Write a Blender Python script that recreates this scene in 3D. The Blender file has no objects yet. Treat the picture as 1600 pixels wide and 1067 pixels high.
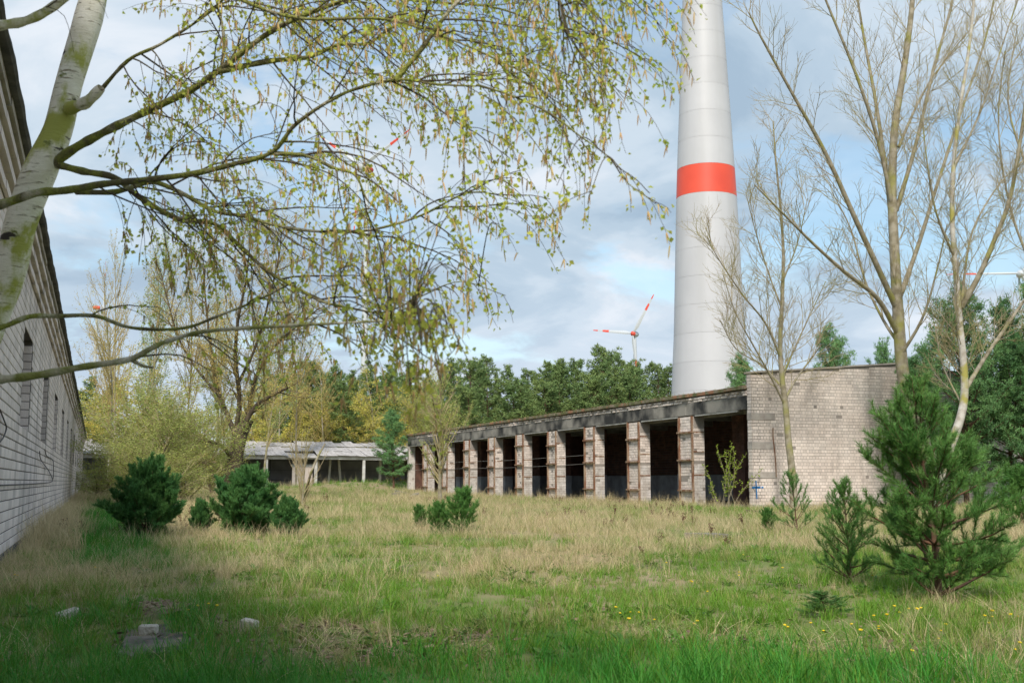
import bpy, math, random
import numpy as np
from mathutils import Vector, Matrix, Quaternion

SC = bpy.context.scene
COL = SC.collection
R = math.radians
rng = random.Random(7)
nrg = np.random.default_rng(7)

# ------------------------------------------------------------------ camera
FPX = 1778.0
PITCH = math.atan(218.5 / FPX)
YAW = math.atan(670 * math.cos(PITCH) / FPX)
EYE = 1.25
cam_d = bpy.data.cameras.new('camera')
cam = bpy.data.objects.new('camera', cam_d)
COL.objects.link(cam)
SC.camera = cam
cam.location = (0, 0, EYE)
cam.rotation_euler = (math.pi / 2 + PITCH, 0, -YAW)
cam_d.sensor_width = 36.0
cam_d.lens = 36.0 * FPX / 1600.0
cam_d.clip_start = 0.1
cam_d.clip_end = 20000
cam_d.dof.use_dof = True
cam_d.dof.focus_distance = 22.0
cam_d.dof.aperture_fstop = 5.6

# ------------------------------------------------------------------ world, sun, exposure
SUN = Vector((-0.34, -0.68, 0.68)).normalized()
SUN_EL = math.asin(SUN.z)
SUN_AZ = math.atan2(SUN.x, SUN.y)
w = bpy.data.worlds.new('World')
SC.world = w
w.use_nodes = True
nt = w.node_tree
nt.nodes.clear()
N = nt.nodes.new
L = nt.links.new
out = N('ShaderNodeOutputWorld')
bg = N('ShaderNodeBackground')
bg.inputs[1].default_value = 0.072
L(bg.outputs[0], out.inputs[0])
sky = N('ShaderNodeTexSky')
sky.sky_type = 'NISHITA'
sky.sun_disc = False
sky.sun_elevation = SUN_EL
sky.sun_rotation = SUN_AZ
sky.air_density = 1.0
sky.dust_density = 1.0
tc = N('ShaderNodeTexCoord')
sep = N('ShaderNodeSeparateXYZ')
L(tc.outputs['Generated'], sep.inputs[0])


def mth(op, a, b=None, clamp=False):
    n = N('ShaderNodeMath')
    n.operation = op
    n.use_clamp = clamp
    for i, v in enumerate((a, b)):
        if v is None:
            continue
        if isinstance(v, (int, float)):
            n.inputs[i].default_value = v
        else:
            L(v, n.inputs[i])
    return n.outputs[0]


zz = mth('ADD', mth('MAXIMUM', sep.outputs[2], 0.0), 0.22)
cx = mth('DIVIDE', sep.outputs[0], zz)
cy = mth('DIVIDE', sep.outputs[1], zz)
comb = N('ShaderNodeCombineXYZ')
L(cx, comb.inputs[0])
L(cy, comb.inputs[1])


def wnoise(scale, detail, rough, off, dist=0.0):
    mp = N('ShaderNodeMapping')
    mp.inputs['Location'].default_value = off
    L(comb.outputs[0], mp.inputs[0])
    n = N('ShaderNodeTexNoise')
    n.inputs['Scale'].default_value = scale
    n.inputs['Detail'].default_value = detail
    n.inputs['Roughness'].default_value = rough
    n.inputs['Distortion'].default_value = dist
    L(mp.outputs[0], n.inputs['Vector'])
    return n.outputs['Fac']


def wramp(fac, stops):
    r = N('ShaderNodeValToRGB')
    r.color_ramp.interpolation = 'EASE'
    while len(r.color_ramp.elements) < len(stops):
        r.color_ramp.elements.new(0.5)
    for e, (p, c) in zip(r.color_ramp.elements, stops):
        e.position = p
        e.color = (*c, 1) if len(c) == 3 else c
    L(fac, r.inputs[0])
    return r.outputs[0]


cover = wramp(wnoise(1.9, 9, 0.58, (3.1, 1.7, 0), 0.4), [(0.38, (0.35,) * 3), (0.50, (1,) * 3)])
shade = wramp(wnoise(1.7, 9, 0.56, (7.4, 4.2, 0.5), 0.5),
              [(0.38, (2.15, 2.85, 3.6)), (0.47, (2.7, 3.4, 4.1)), (0.56, (3.4, 4.0, 4.6)), (0.68, (4.5, 4.8, 5.2))])
skyc = N('ShaderNodeMix')
skyc.data_type = 'RGBA'
skyc.blend_type = 'MULTIPLY'
skyc.inputs[0].default_value = 1.0
L(sky.outputs[0], skyc.inputs[6])
skyc.inputs[7].default_value = (0.95, 1.02, 0.95, 1)
mx = N('ShaderNodeMix')
mx.data_type = 'RGBA'
L(cover, mx.inputs[0])
L(skyc.outputs[2], mx.inputs[6])
L(shade, mx.inputs[7])
# pale cloud bank toward the horizon
hz = N('ShaderNodeMix')
hz.data_type = 'RGBA'
L(wramp(sep.outputs[2], [(0.0, (0.6,) * 3), (0.22, (0,) * 3)]), hz.inputs[0])
L(mx.outputs[2], hz.inputs[6])
hz.inputs[7].default_value = (4.0, 4.5, 5.2, 1)
L(hz.outputs[2], bg.inputs[0])

sd = bpy.data.lights.new('sun', 'SUN')
sd.energy = 1.5
sd.angle = R(10)
sd.color = (1.0, 0.93, 0.82)
so = bpy.data.objects.new('sun', sd)
COL.objects.link(so)
so.rotation_euler = SUN.to_track_quat('Z', 'Y').to_euler()
so.location = (0, 0, 60)

SC.view_settings.view_transform = 'Standard'
SC.view_settings.look = 'None'
SC.view_settings.exposure = 1.38
SC.view_settings.gamma = 1.0
SC.view_settings.use_curve_mapping = False
SC.render.engine = 'CYCLES'
SC.cycles.max_bounces = 6
SC.cycles.diffuse_bounces = 3
SC.cycles.glossy_bounces = 2
SC.cycles.transmission_bounces = 3
SC.cycles.transparent_max_bounces = 6

# ------------------------------------------------------------------ survey helpers: sight lines of the photograph -> places in the world
_F = Vector((math.sin(YAW) * math.cos(PITCH), math.cos(YAW) * math.cos(PITCH), math.sin(PITCH)))
_R = Vector((math.cos(YAW), -math.sin(YAW), 0))
_U = _R.cross(_F)
EYEV = Vector((0, 0, EYE))


def ray(px, py):
    return _F + _R * ((px - 800) / FPX) + _U * ((533.5 - py) / FPX)


def W(px, py, depth):
    return EYEV + ray(px, py) * depth


def onX(px, py, x):
    d = ray(px, py)
    return EYEV + d * (x / d.x)


def onY(px, py, y):
    d = ray(px, py)
    return EYEV + d * (y / d.y)


def onG(px, py, z=0.0):
    d = ray(px, py)
    return EYEV + d * ((z - EYE) / d.z)


def proj(P):
    v = P - EYEV
    z = v.dot(_F)
    return 800 + FPX * v.dot(_R) / z, 533.5 - FPX * v.dot(_U) / z, z


def sstep(a, b, x):
    t = np.clip((x - a) / (b - a), 0, 1)
    return t * t * (3 - 2 * t)


MOUND = (28.0, 112.0)


def ground_z(x, y):
    """terrain height, works on arrays"""
    x = np.asarray(x, float)
    y = np.asarray(y, float)
    h = 0.05 * np.sin(x * 0.55 + 1.3) * np.cos(y * 0.43 + 0.4) + 0.03 * np.sin(x * 1.7 + y * 1.1) + 0.02 * np.sin(x * 3.1 - y * 2.3)
    flat = sstep(26.5, 29, x) * sstep(43, 46, y)
    h = h * (1 - flat) * np.clip(y / 8.0, 0.3, 1)
    h = h + 0.45 * sstep(70, 125, y) * (1 - sstep(22, 29, x))
    h = h + 1.15 * np.exp(-((x - MOUND[0]) / 7.0) ** 2 - ((y - MOUND[1]) / 5.0) ** 2) * (1 - sstep(33, 37, x) * 0.0)
    return h


def gz(x, y):
    return float(ground_z(x, y))


# ------------------------------------------------------------------ object helpers
def tag(o, label=None, cat=None, group=None, kind=None):
    if label:
        o['label'] = label
    if cat:
        o['category'] = cat
    if group:
        o['group'] = group
    if kind:
        o['kind'] = kind
    return o


def empty(name, loc=(0, 0, 0), rz=0.0, label=None, cat=None, group=None):
    o = bpy.data.objects.new(name, None)
    COL.objects.link(o)
    o.location = loc
    o.rotation_euler = (0, 0, rz)
    o.empty_display_size = 0.2
    return tag(o, label, cat, group)


def mesh_np(name, V, Fc, smooth=False):
    """V (n,3), Fc list of (m,k) int arrays"""
    me = bpy.data.meshes.new(name)
    V = np.asarray(V, np.float32)
    me.vertices.add(len(V))
    me.vertices.foreach_set('co', V.ravel())
    if not isinstance(Fc, list):
        Fc = [Fc]
    Fc = [np.asarray(f, np.int32) for f in Fc if len(f)]
    loops = np.concatenate([f.ravel() for f in Fc])
    tot = np.concatenate([np.full(len(f), f.shape[1], np.int32) for f in Fc])
    st = np.concatenate([[0], np.cumsum(tot)[:-1]]).astype(np.int32)
    me.loops.add(len(loops))
    me.loops.foreach_set('vertex_index', loops)
    me.polygons.add(len(tot))
    me.polygons.foreach_set('loop_start', st)
    me.polygons.foreach_set('loop_total', tot)
    me.polygons.foreach_set('use_smooth', np.full(len(tot), bool(smooth)))
    me.update(calc_edges=True)
    return me


def link(name, me, mat, parent=None, loc=None):
    o = bpy.data.objects.new(name, me)
    COL.objects.link(o)
    if mat is not None and not me.materials:
        me.materials.append(mat)
    if parent is not None:
        o.parent = parent
    if loc is not None:
        o.location = loc
    return o


class MB:
    """collects boxes, quads and prisms into one mesh"""

    def __init__(s):
        s.v = []
        s.f = []

    def box(s, a, b, M=None):
        x0, y0, z0 = a
        x1, y1, z1 = b
        c = [(x0, y0, z0), (x1, y0, z0), (x1, y1, z0), (x0, y1, z0), (x0, y0, z1), (x1, y0, z1), (x1, y1, z1), (x0, y1, z1)]
        if M is not None:
            c = [tuple(M @ Vector(p)) for p in c]
        n = len(s.v)
        s.v += c
        s.f += [(n, n + 3, n + 2, n + 1), (n + 4, n + 5, n + 6, n + 7), (n, n + 1, n + 5, n + 4), (n + 1, n + 2, n + 6, n + 5), (n + 2, n + 3, n + 7, n + 6), (n + 3, n, n + 4, n + 7)]
        return s

    def quad(s, a, b, c, d):
        n = len(s.v)
        s.v += [tuple(a), tuple(b), tuple(c), tuple(d)]
        s.f.append((n, n + 1, n + 2, n + 3))
        return s

    def poly_prism(s, pts, off):
        n = len(s.v)
        k = len(pts)
        s.v += [tuple(p) for p in pts] + [tuple(Vector(p) + Vector(off)) for p in pts]
        s.f.append(tuple(range(n, n + k)))
        s.f.append(tuple(range(n + 2 * k - 1, n + k - 1, -1)))
        for i in range(k):
            j = (i + 1) % k
            s.f.append((n + i, n + k + i, n + k + j, n + j))
        return s

    def build(s, name, mat, parent=None, bevel=0.0, kind=None, smooth=False):
        me = bpy.data.meshes.new(name)
        me.from_pydata(s.v, [], s.f)
        me.update()
        if smooth:
            me.polygons.foreach_set('use_smooth', np.ones(len(me.polygons), bool))
        o = link(name, me, mat, parent)
        if bevel:
            m = o.modifiers.new('bevel', 'BEVEL')
            m.width = bevel
            m.segments = 1
        if kind:
            o['kind'] = kind
        return o


def tubes(paths, n=5):
    """paths: list of (pts, radii) -> verts, quads (swept rings)"""
    if not paths:
        return np.zeros((0, 3)), np.zeros((0, 4), int)
    P = np.array([tuple(p) for pts, _ in paths for p in pts], float)
    r = np.array([x for _, rr in paths for x in rr], float)
    ln = np.array([len(p[0]) for p in paths])
    pid = np.repeat(np.arange(len(paths)), ln)
    first = np.concatenate([[0], np.cumsum(ln)[:-1]])
    last = first + ln - 1
    idx = np.arange(len(P))
    nx = np.minimum(idx + 1, last[pid])
    pv = np.maximum(idx - 1, first[pid])
    T = P[nx] - P[pv]
    T /= np.linalg.norm(T, axis=1, keepdims=True) + 1e-9
    avg = P[last] - P[first]
    avg /= np.linalg.norm(avg, axis=1, keepdims=True) + 1e-9
    ref = np.where(np.abs(avg[:, 2:3]) < 0.8, np.array([[0, 0, 1.0]]), np.array([[1.0, 0.3, 0]]))
    U = np.cross(T, ref[pid])
    U /= np.linalg.norm(U, axis=1, keepdims=True) + 1e-9
    Vv = np.cross(T, U)
    ang = np.arange(n) * 2 * np.pi / n
    ring = P[:, None, :] + r[:, None, None] * (np.cos(ang)[None, :, None] * U[:, None, :] + np.sin(ang)[None, :, None] * Vv[:, None, :])
    V = ring.reshape(-1, 3)
    seg = idx[idx < last[pid]]
    k = np.arange(n)
    a = seg[:, None] * n + k[None, :]
    b = seg[:, None] * n + (k[None, :] + 1) % n
    Q = np.stack([a, b, b + n, a + n], -1).reshape(-1, 4)
    return V, Q


def tube_obj(name, paths, n, mat, parent=None, kind=None, smooth=True):
    V, Q = tubes(paths, n)
    o = link(name, mesh_np(name, V, Q, smooth), mat, parent)
    if kind:
        o['kind'] = kind
    return o


def spline(pts, sub=4):
    """Catmull-Rom through Vectors"""
    pts = [Vector(p) for p in pts]
    if len(pts) < 3:
        return [pts[0].lerp(pts[-1], i / sub) for i in range(sub + 1)]
    ex = [pts[0] * 2 - pts[1]] + pts + [pts[-1] * 2 - pts[-2]]
    o = []
    for i in range(len(pts) - 1):
        a, b, c, d = ex[i:i + 4]
        for j in range(sub):
            t = j / sub
            o.append(0.5 * ((2 * b) + (c - a) * t + (2 * a - 5 * b + 4 * c - d) * t * t + (-a + 3 * b - 3 * c + d) * t ** 3))
    o.append(pts[-1])
    return o


def taper(n, r0, r1, p=1.0):
    return [r0 + (r1 - r0) * (i / (n - 1)) ** p for i in range(n)]


# ------------------------------------------------------------------ materials
def mat(name, col, rough=0.85, col2=None, nscale=4.0, detail=5, lo=0.35, hi=0.65, bump=0.0, bscale=None, island=0.0, objrand=0.0,
        hue=0.0, spec=0.3, stretch=None, translucent=0.0, col3=None, n3scale=1.0, lo3=0.5, hi3=0.6, metal=0.0, coords='Object', z_col=None, stretch3=None):
    m = bpy.data.materials.new(name)
    m.use_nodes = True
    t = m.node_tree
    bs = t.nodes['Principled BSDF']
    bs.inputs['Roughness'].default_value = rough
    bs.inputs['Specular IOR Level'].default_value = spec
    bs.inputs['Metallic'].default_value = metal
    n = t.nodes.new
    l = t.links.new
    tcn = n('ShaderNodeTexCoord')

    def coord(st):
        src = tcn.outputs[coords]
        if st:
            mp = n('ShaderNodeMapping')
            mp.inputs['Scale'].default_value = st
            l(src, mp.inputs[0])
            return mp.outputs[0]
        return src

    def noise(s, st=None, det=detail):
        q = n('ShaderNodeTexNoise')
        q.inputs['Scale'].default_value = s
        q.inputs['Detail'].default_value = det
        l(coord(st), q.inputs['Vector'])
        return q.outputs['Fac']

    def ramp(f, a, b):
        q = n('ShaderNodeMapRange')
        q.inputs[1].default_value = a
        q.inputs[2].default_value = b
        l(f, q.inputs[0])
        return q.outputs[0]

    def mix(f, a, b, bt='MIX'):
        q = n('ShaderNodeMix')
        q.data_type = 'RGBA'
        q.blend_type = bt
        if isinstance(f, (int, float)):
            q.inputs[0].default_value = f
        else:
            l(f, q.inputs[0])
        for i, v in ((6, a), (7, b)):
            if isinstance(v, tuple):
                q.inputs[i].default_value = (*v[:3], 1)
            else:
                l(v, q.inputs[i])
        return q.outputs[2]

    c = tuple(col)
    if col2:
        c = mix(ramp(noise(nscale, stretch), lo, hi), c, tuple(col2))
    if col3:
        c = mix(ramp(noise(n3scale, stretch3), lo3, hi3), c, tuple(col3))
    if island or objrand or hue:
        rv = None
        if island or hue:
            g = n('ShaderNodeNewGeometry')
            rv = g.outputs['Random Per Island']
            if objrand:
                oi = n('ShaderNodeObjectInfo')
                ad = n('ShaderNodeMath')
                ad.operation = 'ADD'
                l(rv, ad.inputs[0])
                l(oi.outputs['Random'], ad.inputs[1])
                fr = n('ShaderNodeMath')
                fr.operation = 'FRACT'
                l(ad.outputs[0], fr.inputs[0])
                rv = fr.outputs[0]
        else:
            oi = n('ShaderNodeObjectInfo')
            rv = oi.outputs['Random']
        amt = island or objrand
        hsv = n('ShaderNodeHueSaturation')
        mr = n('ShaderNodeMapRange')
        mr.inputs[3].default_value = 1 - amt
        mr.inputs[4].default_value = 1 + amt
        l(rv, mr.inputs[0])
        l(mr.outputs[0], hsv.inputs['Value'])
        if hue:
            ml = n('ShaderNodeMath')
            ml.operation = 'MULTIPLY'
            ml.inputs[1].default_value = 7.13
            l(rv, ml.inputs[0])
            f2 = n('ShaderNodeMath')
            f2.operation = 'FRACT'
            l(ml.outputs[0], f2.inputs[0])
            mh = n('ShaderNodeMapRange')
            mh.inputs[3].default_value = 0.5 - hue
            mh.inputs[4].default_value = 0.5 + hue
            l(f2.outputs[0], mh.inputs[0])
            l(mh.outputs[0], hsv.inputs['Hue'])
        if isinstance(c, tuple):
            hsv.inputs['Color'].default_value = (*c, 1)
        else:
            l(c, hsv.inputs['Color'])
        c = hsv.outputs[0]
    if isinstance(c, tuple):
        bs.inputs['Base Color'].default_value = (*c, 1)
    else:
        l(c, bs.inputs['Base Color'])
    if bump:
        b = n('ShaderNodeBump')
        b.inputs['Strength'].default_value = bump
        b.inputs['Distance'].default_value = 0.02
        l(noise(bscale or nscale * 3, stretch), b.inputs['Height'])
        l(b.outputs[0], bs.inputs['Normal'])
    if translucent:
        tr = n('ShaderNodeBsdfTranslucent')
        if isinstance(c, tuple):
            tr.inputs[0].default_value = (*c, 1)
        else:
            l(c, tr.inputs[0])
        ms = n('ShaderNodeMixShader')
        ms.inputs[0].default_value = translucent
        l(bs.outputs[0], ms.inputs[1])
        l(tr.outputs[0], ms.inputs[2])
        l(ms.outputs[0], t.nodes['Material Output'].inputs[0])
    return m


def birch_mat():
    """white papery bark: horizontal lenticels, scars and yellow-green moss patches"""
    m = bpy.data.materials.new('birch_bark')
    m.use_nodes = True
    t = m.node_tree
    n, l = t.nodes.new, t.links.new
    bs = t.nodes['Principled BSDF']
    bs.inputs['Roughness'].default_value = 0.75
    tcn = n('ShaderNodeTexCoord')

    def ns(scale, st, det=5, ro=0.55):
        mp = n('ShaderNodeMapping')
        mp.inputs['Scale'].default_value = st
        l(tcn.outputs['Object'], mp.inputs[0])
        q = n('ShaderNodeTexNoise')
        q.inputs['Scale'].default_value = scale
        q.inputs['Detail'].default_value = det
        q.inputs['Roughness'].default_value = ro
        l(mp.outputs[0], q.inputs['Vector'])
        return q.outputs['Fac']

    def mr(f, a, b):
        q = n('ShaderNodeMapRange')
        q.inputs[1].default_value = a
        q.inputs[2].default_value = b
        l(f, q.inputs[0])
        return q.outputs[0]

    def mx_(f, a, b):
        q = n('ShaderNodeMix')
        q.data_type = 'RGBA'
        l(f, q.inputs[0])
        for i, v in ((6, a), (7, b)):
            if isinstance(v, tuple):
                q.inputs[i].default_value = (*v, 1)
            else:
                l(v, q.inputs[i])
        return q.outputs[2]
    c = mx_(mr(ns(5, (1, 1, 2.0)), 0.35, 0.65), (0.92, 0.87, 0.76), (0.72, 0.67, 0.54))
    c = mx_(mr(ns(9, (1.2, 1.2, 9), 4), 0.58, 0.66), c, (0.30, 0.25, 0.17))
    c = mx_(mr(ns(4.2, (1, 1, 0.7), 8, 0.65), 0.50, 0.60), c, (0.40, 0.41, 0.09))
    c = mx_(mr(ns(7.0, (1, 1, 1.5), 7, 0.65), 0.60, 0.66), c, (0.17, 0.19, 0.04))
    c = mx_(mr(ns(3.6, (1.0, 1.0, 3.8), 4), 0.64, 0.665), c, (0.05, 0.04, 0.03))
    l(c, bs.inputs['Base Color'])
    b = n('ShaderNodeBump')
    b.inputs['Strength'].default_value = 0.6
    b.inputs['Distance'].default_value = 0.01
    l(ns(16, (1, 1, 5), 6, 0.6), b.inputs['Height'])
    l(b.outputs[0], bs.inputs['Normal'])
    return m


M = {}
M['brick'] = mat('pale_silicate_brick', (0.74, 0.655, 0.60), 0.9, (0.62, 0.53, 0.475), 0.9, 6, 0.35, 0.7, 0.35, 30, island=0.13, objrand=0.1,
                 col3=(0.30, 0.26, 0.23), n3scale=1.6, lo3=0.58, hi3=0.86, stretch3=(1, 1, 0.16))
M['brick_shadow'] = mat('grey_silicate_brick', (0.76, 0.67, 0.635), 0.9, (0.62, 0.54, 0.51), 0.7, 6, 0.35, 0.65, 0.5, 30, island=0.12, objrand=0.1,
                        col3=(0.26, 0.235, 0.22), n3scale=1.1, lo3=0.50, hi3=0.80, stretch3=(1, 1, 0.10))
M['mortar'] = mat('dark_mortar', (0.26, 0.23, 0.205), 0.95, (0.33, 0.29, 0.26), 3.0, bump=0.3)
M['mortar_dark'] = mat('black_mortar', (0.09, 0.08, 0.075), 0.95, (0.13, 0.12, 0.11), 3.0, bump=0.3)
M['white_brick'] = mat('whitewashed_brick', (0.64, 0.60, 0.57), 0.85, (0.48, 0.43, 0.39), 2.0, island=0.10, objrand=0.1,
                       col3=(0.26, 0.20, 0.17), n3scale=2.5, lo3=0.56, hi3=0.75, bump=0.4, bscale=30)
M['red_brick'] = mat('brown_red_brick', (0.15, 0.075, 0.055), 0.9, (0.09, 0.05, 0.04), 2.0, island=0.25, bump=0.4, bscale=25)
M['concrete'] = mat('stained_concrete', (0.30, 0.28, 0.25), 0.9, (0.035, 0.035, 0.035), 0.7, 6, 0.38, 0.62, 0.4, 14)
M['concrete_light'] = mat('grey_concrete', (0.42, 0.41, 0.39), 0.9, (0.27, 0.26, 0.24), 1.6, 6, bump=0.3, bscale=18)
M['concrete_band'] = mat('rough_concrete_band', (0.46, 0.42, 0.38), 0.9, (0.34, 0.30, 0.27), 2.5, 6, bump=0.5, bscale=18)
M['column'] = mat('weathered_column', (0.62, 0.61, 0.60), 0.85, (0.45, 0.43, 0.40), 1.6, 5, bump=0.3)
M['rust'] = mat('rusty_steel', (0.20, 0.095, 0.055), 0.9, (0.36, 0.27, 0.19), 5.0, 6, 0.42, 0.62, 0.4, 30, stretch=(1, 1, 0.3))
M['tar'] = mat('tar_roofing', (0.05, 0.05, 0.052), 0.9, (0.12, 0.115, 0.11), 3.0, bump=0.5, bscale=12)
M['mossroof'] = mat('mossy_roof', (0.24, 0.20, 0.15), 0.95, (0.10, 0.11, 0.04), 2.5, 6, bump=0.6, bscale=16, col3=(0.30, 0.15, 0.09), n3scale=1.3, lo3=0.5, hi3=0.65)
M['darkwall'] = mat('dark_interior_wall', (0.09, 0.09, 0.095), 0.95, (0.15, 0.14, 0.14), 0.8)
M['shed_panel'] = mat('grey_shed_panel', (0.30, 0.30, 0.33), 0.95, (0.20, 0.20, 0.22), 0.8, objrand=0.12)
M['paintwall'] = mat('grey_painted_wall', (0.40, 0.41, 0.44), 0.9, (0.24, 0.24, 0.26), 1.5)
M['sheet'] = mat('corrugated_sheet', (0.56, 0.54, 0.54), 0.85, (0.34, 0.32, 0.315), 1.3, 6, 0.4, 0.62, objrand=0.2, island=0.001,
                 col3=(0.14, 0.13, 0.10), n3scale=0.9, lo3=0.55, hi3=0.7)
M['tower'] = mat('tower_white_paint', (0.55, 0.55, 0.575), 0.5, (0.51, 0.51, 0.535), 0.25, 3, spec=0.5, objrand=0.025, col3=(0.47, 0.47, 0.48), n3scale=0.6, lo3=0.5, hi3=0.9, stretch3=(1, 1, 0.05))
M['tower_red'] = mat('tower_red_paint', (0.78, 0.09, 0.045), 0.5, (0.70, 0.075, 0.04), 0.3, 3, spec=0.5)
M['far_white'] = mat('turbine_grey_paint', (0.55, 0.58, 0.62), 0.6, (0.50, 0.54, 0.58), 0.05)  # white turbine paint with distance haze mixed into its colour
M['far_red'] = mat('turbine_red_paint', (0.72, 0.10, 0.07), 0.6, (0.66, 0.09, 0.06), 0.05)
M['blue'] = mat('blue_spray_paint', (0.02, 0.16, 0.48), 0.7, (0.05, 0.25, 0.55), 6.0)
M['birch'] = birch_mat()
M['moss'] = mat('mossy_bark', (0.27, 0.29, 0.06), 0.9, (0.15, 0.13, 0.07), 9.0, 6, 0.42, 0.58, 1.0, 60, col3=(0.50, 0.46, 0.34), n3scale=5.0, lo3=0.54, hi3=0.64)
M['pale_moss'] = mat('pale_mottled_bark', (0.50, 0.46, 0.33), 0.85, (0.26, 0.27, 0.08), 7.0, 7, 0.42, 0.56, 0.8, 40, col3=(0.70, 0.66, 0.54), n3scale=6.0, lo3=0.52, hi3=0.62)
M['twig'] = mat('dark_twig', (0.075, 0.055, 0.042), 0.8, (0.12, 0.10, 0.05), 6.0)
M['leaf_birch'] = mat('young_birch_leaf', (0.70, 0.70, 0.13), 0.6, (0.54, 0.62, 0.11), 1.5, island=0.30, hue=0.02, translucent=0.55)
M['catkin'] = mat('birch_catkin', (0.68, 0.50, 0.20), 0.8, (0.52, 0.35, 0.16), 6.0, island=0.30, hue=0.02, translucent=0.2)
M['bare_bark'] = mat('pale_mossy_bark', (0.36, 0.32, 0.25), 0.85, (0.20, 0.17, 0.11), 3.5, 6, 0.35, 0.65, 0.6, 24,
                     col3=(0.27, 0.26, 0.08), n3scale=1.3, lo3=0.5, hi3=0.66)
M['white_bark'] = mat('white_flaking_bark', (0.52, 0.49, 0.44), 0.8, (0.33, 0.29, 0.24), 4.0, 6, 0.4, 0.65, 0.5, 24,
                      col3=(0.33, 0.30, 0.08), n3scale=1.2, lo3=0.50, hi3=0.62)
M['bare_twig'] = mat('tan_twig', (0.40, 0.32, 0.21), 0.85, (0.33, 0.29, 0.12), 0.8)
M['old_bark'] = mat('old_bark', (0.055, 0.042, 0.030), 0.95, (0.11, 0.085, 0.055), 3.0, bump=0.9, bscale=18, stretch=(1, 1, 0.3))
M['pine_bark'] = mat('pine_bark', (0.16, 0.085, 0.05), 0.95, (0.09, 0.06, 0.045), 4.0, bump=0.7, bscale=24)
M['needle'] = mat('pine_needles', (0.085, 0.215, 0.045), 0.55, (0.15, 0.30, 0.07), 1.5, island=0.30, hue=0.015, translucent=0.15)
M['needle_dark'] = mat('dark_pine_needles', (0.055, 0.175, 0.050), 0.55, (0.11, 0.25, 0.065), 1.5, island=0.30, hue=0.01, translucent=0.1)
M['needle_mid'] = mat('grown_pine_needles', (0.12, 0.26, 0.10), 0.6, (0.18, 0.33, 0.11), 0.8, island=0.35, hue=0.015, translucent=0.15)
M['needle_far'] = mat('forest_pine_needles', (0.15, 0.24, 0.085), 0.7, (0.22, 0.29, 0.09), 0.35, island=0.35, objrand=0.2, hue=0.012, translucent=0.15)
M['ochre_bark'] = mat('ochre_bark', (0.22, 0.17, 0.09), 0.9, (0.13, 0.10, 0.06), 2.0)
M['ochre_twig'] = mat('ochre_twig', (0.40, 0.30, 0.14), 0.85, (0.34, 0.28, 0.10), 0.8)
M['haze_leaf'] = mat('olive_spring_leaf', (0.42, 0.45, 0.12), 0.7, (0.33, 0.40, 0.11), 0.4, island=0.28, hue=0.015, translucent=0.35)
M['gold_leaf'] = mat('golden_catkin_leaf', (0.60, 0.47, 0.15), 0.7, (0.50, 0.42, 0.13), 0.4, island=0.25, hue=0.012, translucent=0.35)
M['yellow_leaf'] = mat('yellow_spring_leaf', (0.70, 0.60, 0.12), 0.7, (0.55, 0.52, 0.12), 0.4, island=0.22, hue=0.012, translucent=0.35)
M['sage_leaf'] = mat('pale_green_leaf', (0.36, 0.46, 0.20), 0.7, (0.30, 0.40, 0.15), 0.4, island=0.25, hue=0.012, translucent=0.35)
M['fresh_leaf'] = mat('fresh_leaf', (0.33, 0.42, 0.05), 0.6, (0.26, 0.36, 0.04), 3.0, island=0.25, translucent=0.4)
M['grass'] = mat('green_grass', (0.12, 0.30, 0.022), 0.6, (0.20, 0.34, 0.04), 0.35, 4, island=0.25, objrand=0.15, hue=0.02, translucent=0.35, coords='Object')
M['grass_deep'] = mat('deep_green_grass', (0.060, 0.26, 0.035), 0.55, (0.10, 0.31, 0.03), 0.35, 4, island=0.25, objrand=0.15, hue=0.015, translucent=0.35)
M['straw'] = mat('dry_straw', (0.66, 0.54, 0.33), 0.8, (0.52, 0.43, 0.24), 0.5, 4, island=0.25, objrand=0.15, hue=0.01, translucent=0.3)
M['olive_grass'] = mat('olive_grass', (0.30, 0.33, 0.09), 0.7, (0.38, 0.36, 0.14), 0.4, 4, island=0.25, objrand=0.15, hue=0.02, translucent=0.3)
M['litter'] = mat('dead_leaf', (0.20, 0.13, 0.085), 0.9, (0.30, 0.22, 0.16), 4.0, island=0.3, objrand=0.3)
M['weed'] = mat('broad_weed_leaf', (0.10, 0.22, 0.04), 0.5, (0.17, 0.27, 0.07), 3.0, island=0.25, objrand=0.2, translucent=0.3)
M['dock'] = mat('brown_seedhead', (0.13, 0.055, 0.035), 0.9, (0.09, 0.05, 0.03), 4.0, island=0.3, objrand=0.2)
M['stone'] = mat('pale_block', (0.62, 0.57, 0.50), 0.95, (0.44, 0.39, 0.33), 14.0, bump=0.9, bscale=50, col3=(0.16, 0.17, 0.09), n3scale=9, lo3=0.56, hi3=0.68)
M['slab'] = mat('dirty_slab', (0.20, 0.17, 0.14), 0.95, (0.09, 0.08, 0.07), 3.5, 7, 0.4, 0.6, bump=0.8, bscale=22)
M['rubble'] = mat('grey_rubble', (0.24, 0.23, 0.21), 0.95, (0.15, 0.14, 0.13), 5.0, bump=0.6, bscale=20)
M['dandelion'] = mat('dandelion_petals', (0.85, 0.62, 0.02), 0.7, (0.8, 0.5, 0.02), 20.0)
M['stem'] = mat('green_stem', (0.10, 0.18, 0.04), 0.7, (0.14, 0.2, 0.05), 10.0)
M['wire'] = mat('dark_cable', (0.05, 0.045, 0.045), 0.7, (0.09, 0.08, 0.08), 5.0)

# ground material: green / straw / bare earth by place
gm = mat('meadow_soil', (0.15, 0.19, 0.05), 0.95, (0.33, 0.26, 0.15), 0.22, 8, 0.40, 0.58, 0.7, 9, col3=(0.10, 0.075, 0.055), n3scale=0.8, lo3=0.58, hi3=0.70)
M['ground'] = gm

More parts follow.
